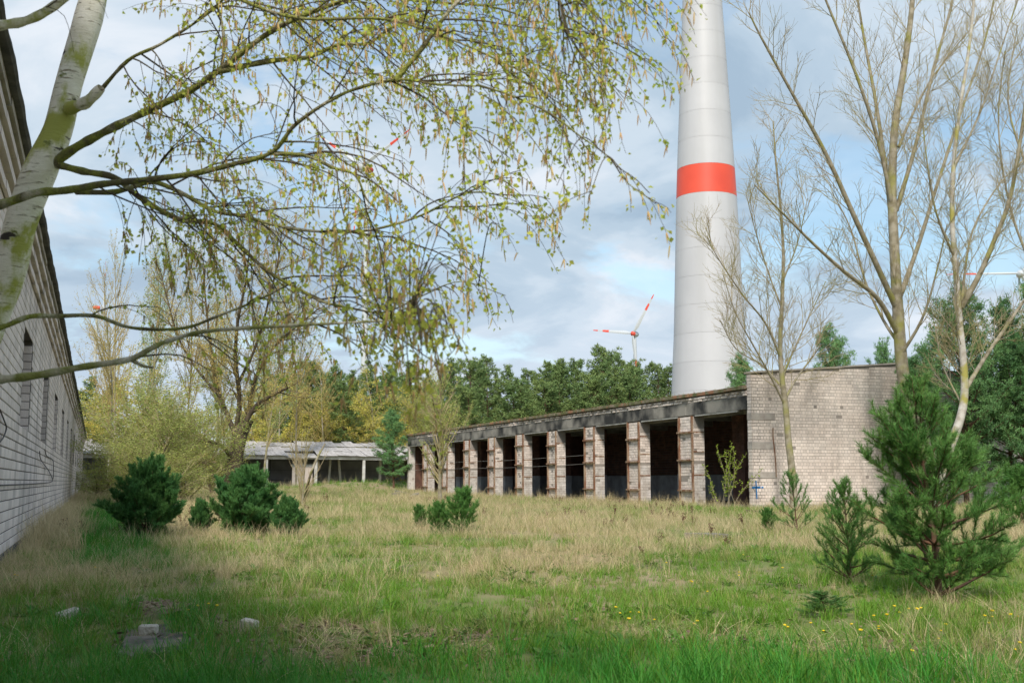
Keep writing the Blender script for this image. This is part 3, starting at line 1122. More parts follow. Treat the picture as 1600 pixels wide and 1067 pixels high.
TX, TY = 66.83, 113.8
dz_ = [0, 11.58, 18.15, 34.6, 38.46, 58.34, 90, 128]
dr_ = [5.0, 4.43, 4.05, 3.48, 3.30, 2.31, 1.75, 1.4]
tower = empty('wind_turbine', (TX, TY, 0), 0, 'huge white turbine tower with one red band rising behind the garage row', 'wind turbine')
zb = [38.46 - 3.36 * i for i in range(1, 12)]
zb = [z for z in zb if z > 0.5] + [0.0]
zr = sorted(zb)
zr[zr.index(38.46 - 3.36)] = 34.95
zr += [38.46 + 3.33 * i for i in range(0, 27)]
zr = [0.0] + [1.25 + (z - 1.25) * 0.972 for z in zr[1:]]
RED0 = 1.25 + (34.95 - 1.25) * 0.972
for a, b in zip(zr[:-1], zr[1:]):
    red = abs(a - RED0) < 0.1
    V, Q = lathe([(np.interp(a + 0.010, dz_, dr_), a + 0.010), (np.interp(b - 0.010, dz_, dr_), b - 0.010)], 96)
    link('red_band' if red else 'tower_section', mesh_np('tower_section', V, Q, True), M['tower_red'] if red else M['tower'], tower)
V, Q = lathe([(np.interp(z, dz_, dr_) - 0.03, z) for z in (0, 11.58, 18.15, 34.6, 38.46, 58.34, 90, 125.5)], 64)
link('tower_core', mesh_np('tower_core', V, Q, True), M['column'], tower)
V, Q = lathe([(0.01, 129.5), (1.9, 129.4), (2.2, 128.0), (2.2, 125.6), (1.42, 125.2)], 32)
link('yaw_bearing', mesh_np('yaw_bearing', V, Q, True), M['tower'], tower)
P_, Q_ = lathe([(0.01, -5), (2.4, -4.4), (3.3, -1.5), (3.4, 1.5), (2.6, 4.2), (0.01, 5.2)], 32)
ob = link('nacelle', mesh_np('nacelle', P_, Q_, True), M['tower'], tower, (0, 0, 131.8))
ob.rotation_euler = (R(90), 0, R(30))
pt = onY(1106, 179, TY - 2)
hatch = W(1104.5, 179, 132)


def far_turbine(px, py, D, face, blades, length, label, seeblade=1.0, slim=1.0):
    """hub seen at px,py at distance D; face = compass angle the rotor faces"""
    d = ray(px, py)
    h = Vector((d.x, d.y, 0)).length
    hub = EYEV + d * (D / h)
    t = empty('wind_turbine', (hub.x, hub.y, 0), face, label, 'wind turbine', 'distant wind turbines on the skyline')
    V, Q = lathe([(3.4 * slim, -2), (2.9 * slim, hub.z * 0.4), (1.9 * slim, hub.z * 0.8), (1.4 * slim, hub.z - 1.0)], 20)
    link('tower', mesh_np('tower', V, Q, True), M['far_white'], t)
    V, Q = lathe([(0.01, -6.2), (1.8, -6.0), (2.9, -3), (3.1, 0), (2.6, 3.0), (2.2, 3.8)], 20)
    ob = link('nacelle', mesh_np('nacelle', V, Q, True), M['far_red'] if seeblade < 1 else M['far_white'], t, (0, 0, hub.z))
    ob.scale = (slim, slim, slim)
    ob.rotation_euler = (R(90), 0, 0)
    V, Q = lathe([(2.7, 3.9), (2.4, 5.4), (0.9, 7.0), (0.01, 7.3)], 20)
    hb = link('hub', mesh_np('hub', V, Q, True), M['far_red'] if seeblade == 1.0 else M['far_white'], t, (0, 0, hub.z))
    hb.rotation_euler = (R(90), 0, 0)
    for ang in blades:
        # blade in the x-z plane of the turbine at y = -5.3
        n = 24
        Vb = []
        for i in range(n + 1):
            f = i / n
            r_ = 1.8 + f * (length - 1.8)
            ch = (1.6 if f < 0.03 else 3.6 * (1 - f) ** 0.75 + 0.7) * 0.5 * slim
            if f < 0.15:
                ch = 0.8 + (ch - 0.8) * f / 0.15
            th = max(0.10, 0.7 * (1 - f) ** 1.2)
            tw = R(18) * (1 - f)
            for k_, (cx_, cy_) in enumerate(((-1, 0), (0, 1), (1, 0), (0, -1))):
                x_, y_ = cx_ * ch * (0.7 if k_ == 0 else 1.3 if k_ == 2 else 1), cy_ * th
                Vb.append((x_ * math.cos(tw) - y_ * math.sin(tw), -5.3 + x_ * math.sin(tw) + y_ * math.cos(tw), r_))
        Qb = [(i * 4 + k_, i * 4 + (k_ + 1) % 4, i * 4 + 4 + (k_ + 1) % 4, i * 4 + 4 + k_) for i in range(n) for k_ in range(4)]
        me = mesh_np('blade', Vb, [np.array(Qb), np.array([[n * 4, n * 4 + 1, n * 4 + 2, n * 4 + 3]])], False)
        me.materials.append(M['far_white'])
        me.materials.append(M['far_red'])
        idx = []
        for i in range(n):
            f = (i + 0.5) / n
            idx += [1 if (f > 0.86 or 0.60 < f < 0.74) else 0] * 4
        me.polygons.foreach_set('material_index', idx + [1])
        bo = link('blade', me, None, t, (0, 0, hub.z))
        bo.rotation_euler = (0, R(ang), 0)
    return t


def bearing(px):
    return -math.atan2(ray(px, 600).x, ray(px, 600).y)


far_turbine(992, 522, 1150, bearing(992) - R(25), (32, 160 + 13, -82), 45, 'distant wind turbine with three red tipped blades above the pine forest')
far_turbine(152, 481, 1050, bearing(152) + R(86), (0, 120, 240), 41, 'distant wind turbine with a red nacelle beside the eaves of the left building', 0.5, 0.62)
far_turbine(574, 264, 560, bearing(574) - R(40), (66, 186, 306), 34, 'wind turbine whose red banded blade shows through the birch twigs', 0.5, 0.6)
far_turbine(1592, 430, 800, bearing(1592) + R(15), (-89, 31, 151), 46, 'wind turbine whose red banded blade shows between the bare trees', 0.5, 0.45)


# ================================================================== TREE ENGINE
def rand_perp(d, r_):
    a = Vector((r_.gauss(0, 1), r_.gauss(0, 1), r_.gauss(0, 1)))
    a = a - d * a.dot(d)
    return a.normalized() if a.length > 1e-6 else Vector((1, 0, 0))


def shoot(p, d, L_, r0, r1, nseg, wob, trop, r_):
    pts = [p.copy()]
    d = d.normalized()
    for i in range(nseg):
        d = d + Vector((r_.gauss(0, wob), r_.gauss(0, wob), r_.gauss(0, wob))) + trop * (1.0 / nseg)
        d.normalize()
        p = p + d * (L_ / nseg)
        pts.append(p)
    return pts, taper(nseg + 1, r0, r1)


def at_path(pts, t):
    f = t * (len(pts) - 1)
    i = min(int(f), len(pts) - 2)
    return pts[i].lerp(pts[i + 1], f - i), (pts[i + 1] - pts[i]).normalized(), f


def grow(path, spec, r_, levels, lv=0, tips=None):
    """spec: list of dicts for each level of children"""
    if lv >= len(spec):
        if tips is not None:
            tips.append(path)
        return
    s = spec[lv]
    pts, rad = path
    Lp = sum((b - a).length for a, b in zip(pts[:-1], pts[1:]))
    n = s['n'] if 'n' in s else max(1, int(Lp * s['per_m'] + r_.random()))
    for i in range(n):
        t = s['t0'] + (s.get('t1', 1.0) - s['t0']) * (i + r_.random()) / n
        p, d, f = at_path(pts, t)
        rl = rad[int(f)]
        a = R(r_.uniform(*s['ang']))
        pr_ = rand_perp(d, r_)
        if s.get('flat'):
            pr_ = (pr_ + s['flat']).normalized()
        dd = d * math.cos(a) + pr_ * math.sin(a)
        ln = r_.uniform(*s['len'])
        if 'rel' in s:
            ln = Lp * ln
        ln *= (1 - s.get('shr', 0.5) * t)
        r0 = min(rl * 0.85, s['r'] * (0.6 + 0.4 * ln / max(s['len'][1] * (Lp if 'rel' in s else 1), 1e-3)))
        c = shoot(p, dd, ln, r0, max(r0 * 0.3, s.get('rmin', 0.001)), s['seg'], s['wob'], s['trop'], r_)
        levels[lv].append(c)
        grow(c, spec, r_, levels, lv + 1, tips)


def leaves_at(paths, per_m, size, r_, spread=0.02, droop=0.6, t0=0.15, aspect=0.75):
    """kite-shaped leaf quads scattered along paths"""
    V, k = [], 0
    for pts, _ in paths:
        Lp = sum((b - a).length for a, b in zip(pts[:-1], pts[1:]))
        n = int(Lp * per_m + r_.random())
        for i in range(n):
            t = t0 + (1 - t0) * r_.random()
            p, d, f = at_path(pts, t)
            p = p + Vector((r_.gauss(0, spread), r_.gauss(0, spread), r_.gauss(0, spread)))
            a = (Vector((r_.gauss(0, 1), r_.gauss(0, 1), r_.gauss(0, 1) - droop * 2))).normalized()
            b = rand_perp(a, r_)
            s = r_.uniform(*size)
            c = a.cross(b) * (s * 0.12)
            V += [p, p + a * (s * 0.4) + b * (s * aspect * 0.5) + c, p + a * s, p + a * (s * 0.4) - b * (s * aspect * 0.5) + c]
            k += 1
    Q = np.arange(k * 4).reshape(-1, 4)
    return np.array([tuple(v) for v in V]).reshape(-1, 3), Q


def catkins_at(paths, per_m, length, r_, rad=0.0035, t0=0.3):
    cat = []
    for pts, _ in paths:
        Lp = sum((b - a).length for a, b in zip(pts[:-1], pts[1:]))
        n = int(Lp * per_m + r_.random())
        for i in range(n):
            p, d, f = at_path(pts, t0 + (1 - t0) * r_.random())
            for q in range(1 if r_.random() < 0.6 else 2):
                s = r_.uniform(*length)
                dd = Vector((r_.gauss(0, .16), r_.gauss(0, .16), -1)).normalized()
                cat.append(([p, p + dd * s * 0.15, p + dd * s * 0.6, p + dd * s], [0.001, rad, rad * 0.9, 0.001]))
    return cat


def add_mesh_part(name, V, Q, m_, parent, kind='stuff', smooth=False):
    o = link(name, mesh_np(name, V, Q, smooth), m_, parent)
    if kind:
        o['kind'] = kind
    return o


def rebase(o_parent, *objs):
    pass


def local(paths, c):
    return [([p - c for p in pts], rad) for pts, rad in paths]

# ================================================================== FOREGROUND BIRCH
def wp(pts, sub=5):
    """(px,py,depth) triples -> smooth world path"""
    return spline([W(*p) for p in pts], sub)


tr_pts = [(-118, 1010, 6.45), (-100, 830, 6.4), (-62, 640, 6.35), (-22, 520, 6.3), (14, 430, 6.3), (32, 350, 6.3), (62, 268, 6.3), (90, 205, 6.35), (108, 130, 6.4), (138, 30, 6.5), (152, -40, 6.6), (165, -160, 6.7), (190, -330, 6.9), (235, -520, 7.1)]
P0 = W(*tr_pts[0])
birch = empty('birch_tree', (P0.x, P0.y, gz(P0.x, P0.y) - 0.05), 0, 'leaning white birch with mossy limbs, young leaves and hanging catkins against the left building', 'tree')
BC = birch.location.copy()
tp = wp(tr_pts)
tp[0] = Vector((tp[0].x, tp[0].y, BC.z - 0.1))
rr = []
pxw = [33, 30, 27, 25, 24, 24, 26, 22, 20.5, 22.5, 19, 16, 12, 8]
n = len(tp)
for i in range(n):
    f = i / 5
    a = int(min(f, len(pxw) - 2))
    wv = pxw[a] + (pxw[a + 1] - pxw[a]) * (f - a)
    rr.append(wv * 6.35 / FPX)
tr_path = (tp, rr)
bark_paths = [tr_path]
tube_obj('trunk', local([tr_path], BC), 16, M['birch'], birch)

limbs = [
    # (points, r0 px, r1 px)
    ([(78, 262, 6.3), (110, 236, 6.25), (160, 208, 6.2), (225, 176, 6.1), (300, 140, 6.0), (345, 108, 5.9), (420, 52, 5.8), (490, 18, 5.7), (560, -8, 5.6), (650, -60, 5.5)], 10, 3),
    ([(340, 112, 5.9), (420, 96, 5.9), (480, 90, 5.9), (530, 70, 5.9), (575, 68, 5.9), (620, 40, 5.8), (700, 20, 5.8)], 6, 1.5),
    ([(-60, 330, 5.9), (0, 320, 5.8), (55, 302, 5.75), (100, 298, 5.7), (160, 288, 5.6), (220, 282, 5.5), (300, 272, 5.4), (360, 258, 5.3), (425, 238, 5.2), (465, 192, 5.1), (540, 145, 5.0), (620, 125, 4.9), (680, 132, 4.8), (745, 135, 4.7)], 9.5, 1.6),
    ([(618, 126, 4.9), (660, 75, 4.9), (700, 20, 4.9), (740, -20, 4.9), (790, -60, 4.9)], 5.5, 2),
    ([(430, 240, 5.2), (480, 244, 5.15), (520, 262, 5.1), (555, 274, 5.0), (572, 310, 5.0), (590, 330, 4.9)], 4.5, 1.2),
    ([(85, 256, 6.3), (130, 268, 6.2), (180, 278, 6.1), (215, 306, 6.0), (278, 342, 5.9), (335, 350, 5.8), (375, 385, 5.7), (420, 425, 5.6), (468, 452, 5.5), (500, 470, 5.4), (540, 480, 5.3)], 7.5, 2),
    ([(120, 300, 6.2), (180, 300, 6.0), (235, 285, 5.9), (280, 300, 5.8), (335, 330, 5.7), (380, 338, 5.6), (460, 358, 5.5), (560, 362, 5.4), (650, 340, 5.3), (720, 305, 5.2), (758, 300, 5.1)], 5.5, 1.4),
    ([(-60, 520, 5.2), (0, 512, 5.2), (45, 495, 5.2), (90, 494, 5.2), (150, 494, 5.2), (205, 512, 5.15), (285, 513, 5.1), (345, 492, 5.05), (400, 470, 5.0), (450, 445, 4.9)], 6, 1.8),
    ([(-60, 598, 4.8), (0, 593, 4.8), (60, 586, 4.75), (125, 574, 4.7), (200, 562, 4.65), (235, 545, 4.6), (262, 533, 4.6), (320, 518, 4.5), (430, 510, 4.4), (510, 506, 4.3), (590, 502, 4.2), (640, 500, 4.2)], 9.5, 1.4),
    ([(208, 564, 4.65), (225, 572, 4.6), (240, 574, 4.6)], 4, 2),
    ([(-70, 52, 5.4), (0, 40, 5.4), (40, 33, 5.4), (78, 14, 5.4), (112, -16, 5.4), (150, -80, 5.4)], 9.5, 8),
    ([(745, 133, 4.7), (800, 150, 4.6), (860, 178, 4.5), (905, 212, 4.45), (950, 245, 4.4), (980, 285, 4.35), (1020, 315, 4.3)], 2.4, 0.8),
    ([(300, -40, 6.0), (400, 10, 5.7), (480, 30, 5.5), (600, 30, 5.3), (700, 60, 5.1), (790, 100, 5.0), (850, 130, 4.9)], 4, 1.2),
    ([(540, 480, 5.3), (600, 488, 5.2), (660, 462, 5.1), (720, 440, 5.0), (790, 462, 5.0)], 2, 0.7),
    ([(150, 150, 6.35), (200, 95, 6.2), (250, 70, 6.1), (320, 25, 6.0), (380, -30, 5.9)], 4, 2),
    ([(170, -130, 6.7), (350, -230, 6.3), (560, -220, 5.9), (760, -140, 5.5), (860, -80, 5.2), (920, -50, 5.1)], 8, 1.5),
    ([(180, -260, 6.9), (420, -330, 6.0), (640, -250, 5.4), (820, -120, 5.0), (870, -10, 4.8), (890, 60, 4.8)], 8, 1.5),
    ([(152, -40, 6.6), (260, -80, 6.6), (380, -60, 6.5), (520, -30, 6.4), (640, 0, 6.3), (760, 10, 6.2), (830, 30, 6.1)], 6, 1.2),
    ([(650, -60, 5.5), (760, -70, 5.3), (860, -60, 5.1), (930, -40, 5.0), (985, -20, 5.0)], 3, 0.8),
    ([(345, 118, 5.9), (350, 60, 5.9), (340, 10, 5.9), (330, -40, 5.9)], 3.5, 2),
    ([(108, 170, 6.3), (135, 160, 6.2), (158, 138, 6.15)], 12, 9),
]
limb_paths = []
for pts, a, b in limbs:
    q = wp(pts, 5)
    dep = [d for _, _, d in pts]
    k = len(q)
    rad = [(a + (b - a) * (i / (k - 1)) ** 0.8) * (dep[0] + (dep[-1] - dep[0]) * i / (k - 1)) / FPX for i in range(k)]
    # knobbly bark
    rad = [x * 0.86 * (1 + 0.10 * math.sin(i * 1.7) + rng.uniform(-0.06, 0.06)) for i, x in enumerate(rad)]
    limb_paths.append((q, rad))
    tube_obj('limb', local([(q, rad)], BC), 9, M['birch'] if len(limb_paths) in (11, 21) else M['pale_moss'] if len(limb_paths) == 9 else M['moss'], birch)

DOWN = Vector((0, 0, -1))
r_b = random.Random(11)
lv = [[], [], []]
out_r = _R * 0.35
spec = [dict(per_m=8.0, t0=0.12, ang=(25, 65), len=(0.35, 0.95), r=0.006, rmin=0.0016, seg=7, wob=0.11, trop=Vector((0.35, 0, -0.45)), shr=0.35),
        dict(per_m=11.5, t0=0.12, ang=(20, 55), len=(0.20, 0.60), r=0.0024, rmin=0.0009, seg=6, wob=0.10, trop=DOWN * 1.25, shr=0.4)]
skip_leaf = {7, 8, 9, 10, 20}
leafy, bare = [], []
for i, pth in enumerate(limb_paths):
    lvi = [[], []]
    sp_ = [dict(spec[0]), dict(spec[1])]
    if i in (0, 2, 5):
        sp_[0]['t0'] = 0.28
    if i in (7, 8):
        sp_[0]['per_m'] = 1.8
        sp_[0]['t0'] = 0.35
        sp_[1]['per_m'] = 4
    if i in (9, 20):
        continue
    if i == 10:
        sp_[0]['per_m'] = 1.5
    if i in (11, 13):
        sp_[0].update(per_m=9, len=(0.12, 0.32), t0=0.05, ang=(20, 50), trop=Vector((0.2, 0, -0.9)))
        sp_[1].update(per_m=6, len=(0.10, 0.28))
    if i == 18:
        sp_[0].update(per_m=6, len=(0.12, 0.3), trop=DOWN * 1.4)
        sp_[1].update(per_m=5, len=(0.08, 0.2))
    if i == 4:
        sp_[0]['per_m'] = 7
    grow(pth, sp_, r_b, lvi)
    lv[0] += lvi[0]
    lv[1] += lvi[1]
    (bare if i in (18, 10) else leafy).extend(lvi[0] + lvi[1])


# pendulous strands near the lens, out at the ends of the low limbs
strands = []
for (px, py, d, L_, k) in [(560, 330, 3.6, 0.9, 3), (640, 430, 3.3, 0.5, 3), (700, 420, 3.4, 0.45, 3), (600, 470, 3.0, 0.36, 4), (690, 500, 3.1, 0.28, 4),
                           (500, 440, 3.2, 0.32, 3), (440, 500, 3.3, 0.28, 2), (740, 300, 4.2, 0.45, 4), (870, 290, 4.3, 0.55, 2), (920, 310, 4.3, 0.5, 1), (660, 540, 2.9, 0.2, 4), (730, 430, 4.4, 0.4, 5), (780, 350, 4.6, 0.2, 1), (640, 350, 4.3, 0.6, 2), (700, 340, 4.2, 0.6, 2), (600, 540, 3.4, 0.30, 6), (660, 560, 3.4, 0.30, 7), (705, 550, 3.4, 0.32, 7), (575, 570, 3.4, 0.26, 5), (735, 570, 3.4, 0.22, 4), (640, 600, 3.3, 0.24, 5), (690, 600, 3.2, 0.24, 5), (435, 560, 3.2, 0.2, 3), (660, 440, 4.2, 0.4, 3), (720, 400, 4.2, 0.4, 3)]:
    # carried by a thin branch that reaches back to the limbs
    a = W(px, py, d)
    back = min(((p - a).length, p) for q, _ in limb_paths[:9] + limb_paths[11:14] for p in q)
    mid = back[1].lerp(a, 0.5) + Vector((0, 0, 0.12))
    car = (spline([back[1], mid, a], 5), taper(11, 0.0028, 0.0014))
    lv[0].append(car)
    for j in range(k if (d < 3.5 and py > 530) else max(1, (k + 1) // 2)):
        p, dd, f = at_path(car[0], r_b.uniform(0.25, 1.0))
        c = shoot(p, Vector((r_b.gauss(0, 1.2), r_b.gauss(0, 1.2), -0.5)), L_ * (0.55 if d < 3.5 and py > 400 else 1.0) * r_b.uniform(0.4, 1.05), 0.002, 0.0008, 9, 0.11, DOWN * 1.2, r_b)
        lv[1].append(c)
        strands.append(c)
        sub = [[]]
        grow(c, [dict(per_m=9, t0=0.2, ang=(20, 45), len=(0.06, 0.18), r=0.0011, rmin=0.0007, seg=4, wob=0.1, trop=DOWN * 0.9)], r_b, sub)
        lv[1] += sub[0]
        strands += sub[0]
fine_leafy = [p for p in leafy if p[1][0] < 0.0045] + strands
tube_obj('twigs', local(lv[0], BC), 4, M['twig'], birch, 'stuff')
tube_obj('fine_twigs', local(lv[1], BC), 3, M['twig'], birch, 'stuff')
V, Q = leaves_at(fine_leafy, 33, (0.014, 0.031), r_b, 0.011, 0.5)
add_mesh_part('leaves', V - np.array(BC), Q, M['leaf_birch'], birch)
V, Q = leaves_at(bare, 4, (0.010, 0.018), r_b, 0.004, 0.5, 0.5)
add_mesh_part('leaves', V - np.array(BC), Q, M['leaf_birch'], birch)
cat = catkins_at([p for p in fine_leafy if p[1][0] < 0.003], 7.0, (0.030, 0.065), r_b, 0.0036)
tube_obj('catkins', local(cat, BC), 4, M['catkin'], birch, 'stuff')

# ================================================================== BARE TREES AT THE RIGHT
UPV = Vector((0, 0, 1))


def bare_tree(name, label, trunk, limbs_, y, base_px, barkm, seed, scale=1.0, per=(2.2, 3.4, 5.0), group=None, ntrunk=12, dens=1.0, twr=1.0, limb_mat=None):
    """trunk / limbs given as sight-line points (px,py,dy) on the vertical plane at distance y+dy"""
    r_ = random.Random(seed)
    tp_ = spline([onY(a, b, y + c) for a, b, c in trunk[0]], 4)
    x0, y0 = tp_[0].x, tp_[0].y
    tp_[0] = Vector((x0, y0, gz(x0, y0) - 0.15))
    t = empty(name, (x0, y0, gz(x0, y0)), 0, label, 'tree', group)
    C0 = t.location.copy()
    dpt = y / math.cos(YAW)
    px2m = (Vector((x0, y0, 0)).dot(_F)) / FPX
    k = len(tp_)
    trd = [(trunk[1] + (trunk[2] - trunk[1]) * (i / (k - 1)) ** 0.9) * px2m for i in range(k)]
    trd[0] *= 1.35
    tube_obj('trunk', local([(tp_, trd)], C0), ntrunk, barkm, t)
    main = [(tp_, trd)]
    for pts, a, b in limbs_:
        q = spline([onY(*(p[0], p[1], y + p[2])) for p in pts], 4)
        k = len(q)
        rd = [(a + (b - a) * (i / (k - 1)) ** 0.8) * px2m * 0.78 for i in range(k)]
        tube_obj('limb', local([(q, rd)], C0), 7, limb_mat or barkm, t)
        main.append((q, rd))
    lv_ = [[], [], []]
    for mi, m_ in enumerate(main):
        sp_ = [dict(per_m=per[0] * dens / scale, t0=0.35 if mi == 0 else 0.12, ang=(22, 48), len=(1.2 * scale, 3.0 * scale), r=0.017 * scale * twr, rmin=0.006 * scale * twr, seg=7, wob=0.07, trop=UPV * 0.35, shr=0.55),
               dict(per_m=per[1] * dens / scale, t0=0.15, ang=(22, 50), len=(0.5 * scale, 1.3 * scale), r=0.010 * scale * twr, rmin=0.0045 * scale * twr, seg=5, wob=0.08, trop=UPV * 0.3, shr=0.4),
               dict(per_m=per[2] * dens / scale, t0=0.15, ang=(22, 50), len=(0.2 * scale, 0.6 * scale), r=0.006 * scale * twr, rmin=0.0035 * scale * twr, seg=3, wob=0.08, trop=UPV * 0.2, shr=0.3)]
        grow(m_, sp_, r_, lv_)
    tube_obj('branches', local(lv_[0], C0), 5, M['bare_twig'] if limb_mat is None else limb_mat, t, 'stuff')
    tube_obj('twigs', local(lv_[1] + lv_[2], C0), 3, M['bare_twig'], t, 'stuff')
    return t, main, lv_


bare_tree('slender_tree', 'slender leafless tree with mossy stem standing before the gable wall',
          ([(1241, 800, 0), (1238, 740, 0), (1232, 690, 0), (1228, 640, 0), (1222, 590, 0), (1219, 540, 0), (1222, 470, 0), (1224, 400, 0.2), (1220, 330, 0.3), (1212, 250, 0.3), (1208, 190, 0.3)], 6.6, 1.0),
          [([(1225, 630, 0), (1205, 590, -.5), (1180, 545, -1), (1150, 490, -1.2), (1130, 430, -1.4)], 2.6, 0.8),
           ([(1226, 625, 0), (1245, 590, .6), (1268, 560, 1), (1282, 540, 1.2)], 3.0, 1.0),
           ([(1222, 590, 0), (1240, 548, .5), (1262, 500, .8), (1290, 440, 1.0)], 2.6, 0.8),
           ([(1220, 560, 0), (1196, 505, -.5), (1160, 460, -.8), (1120, 400, -1), (1105, 370, -1)], 2.6, 0.7),
           ([(1221, 480, 0), (1202, 430, .4), (1180, 360, .6), (1165, 300, .8)], 2.2, 0.7),
           ([(1223, 440, 0), (1246, 380, -.5), (1262, 310, -.8)], 2.0, 0.7),
           ([(1218, 600, 0), (1190, 570, .6), (1150, 545, 1.0), (1125, 500, 1.4)], 2.2, 0.8)],
          43.5, None, M['bare_bark'], 21, 1.25, dens=1.15)

bare_tree('tall_tree', 'tallest leafless tree with a stout yellow mossy trunk rising behind the young pine',
          ([(1468, 792, 0), (1452, 720, 0), (1432, 650, 0), (1412, 590, 0), (1404, 500, 0), (1398, 400, 0), (1394, 300, 0), (1398, 200, 0), (1412, 110, 0), (1424, 20, 0), (1430, -80, 0), (1436, -200, 0)], 13, 2.5),
          [([(1402, 520, 0), (1370, 465, -.8), (1320, 425, -1.4), (1270, 380, -2), (1220, 330, -2.4), (1180, 290, -2.6)], 6, 1.2),
           ([(1400, 480, 0), (1340, 350, -1), (1290, 240, -1.6), (1240, 150, -2), (1190, 60, -2.4), (1170, 20, -2.6)], 6.5, 1.2),
           ([(1398, 420, 0), (1388, 300, .6), (1370, 170, .9), (1350, 60, 1.2), (1330, -60, 1.4)], 6, 2),
           ([(1396, 330, 0), (1372, 220, -.5), (1335, 110, -1), (1290, 0, -1.2), (1270, -60, -1.4)], 5, 1.5),
           ([(1404, 470, 0), (1436, 380, .8), (1464, 290, 1.2), (1500, 180, 1.6), (1540, 60, 2), (1560, -40, 2)], 5.5, 1.5),
           ([(1400, 330, 0), (1430, 230, -.6), (1456, 120, -1), (1486, 10, -1.2), (1500, -70, -1.4)], 5, 1.6),
           ([(1406, 540, 0), (1380, 500, 1), (1352, 440, 1.4), (1330, 360, 1.8), (1300, 300, 2)], 4, 1),
           ([(1404, 230, 0), (1440, 150, .6), (1480, 90, 1), (1530, 30, 1.2)], 3.2, 1),
           ([(1404, 560, 0), (1440, 500, -1), (1462, 430, -1.2), (1480, 350, -1.5)], 4, 1)],
          41.5, None, M['bare_bark'], 22, 1.35, ntrunk=14, dens=1.0)

bare_tree('forked_tree', 'leafless tree with white bark forking low at the right edge behind the young pine',
          ([(1458, 800, 0), (1468, 745, 0), (1484, 700, 0), (1500, 655, 0), (1507, 615, 0), (1505, 560, 0), (1499, 500, 0), (1494, 430, 0), (1488, 350, 0), (1490, 260, 0), (1500, 170, 0), (1516, 60, 0), (1525, -40, 0)], 8.5, 2.0),
          [([(1502, 480, 0), (1530, 430, -.5), (1555, 372, -.9), (1578, 310, -1.2), (1594, 220, -1.5), (1608, 120, -1.8), (1620, 20, -2)], 6.5, 2.5),
           ([(1510, 606, 0), (1538, 560, .5), (1572, 510, .9), (1606, 462, 1.2), (1650, 410, 1.4)], 5, 2.5),
           ([(1500, 520, 0), (1506, 440, .6), (1520, 360, .9), (1560, 290, 1.2), (1600, 250, 1.5)], 3.5, 1.2),
           ([(1490, 400, 0), (1462, 330, -.5), (1448, 250, -.8), (1440, 170, -1)], 3, 1),
           ([(1491, 260, 0), (1530, 180, .8), (1560, 90, 1.2), (1590, 0, 1.4)], 3, 1.2),
           ([(1508, 640, 0), (1486, 600, .8), (1470, 560, 1.2), (1462, 510, 1.4)], 2.5, 1)],
          36.0, None, M['white_bark'], 23, 1.1, dens=1.2, limb_mat=M['bare_bark'])

bare_tree('side_tree', 'leafless tree with crossing pale twigs at the extreme right edge of the yard',
          ([(1668, 800, 0), (1660, 650, 0), (1648, 480, 0), (1640, 330, 0), (1650, 180, 0), (1640, 30, 0), (1650, -100, 0)], 9, 2),
          [([(1655, 560, 0), (1620, 440, 0), (1580, 330, 0), (1560, 200, 0), (1570, 80, 0)], 4, 1),
           ([(1645, 400, 0), (1610, 280, 1), (1575, 160, 1.5), (1590, 40, 2)], 4, 1)],
          38.5, None, M['bare_bark'], 24, 1.2, dens=1.1)


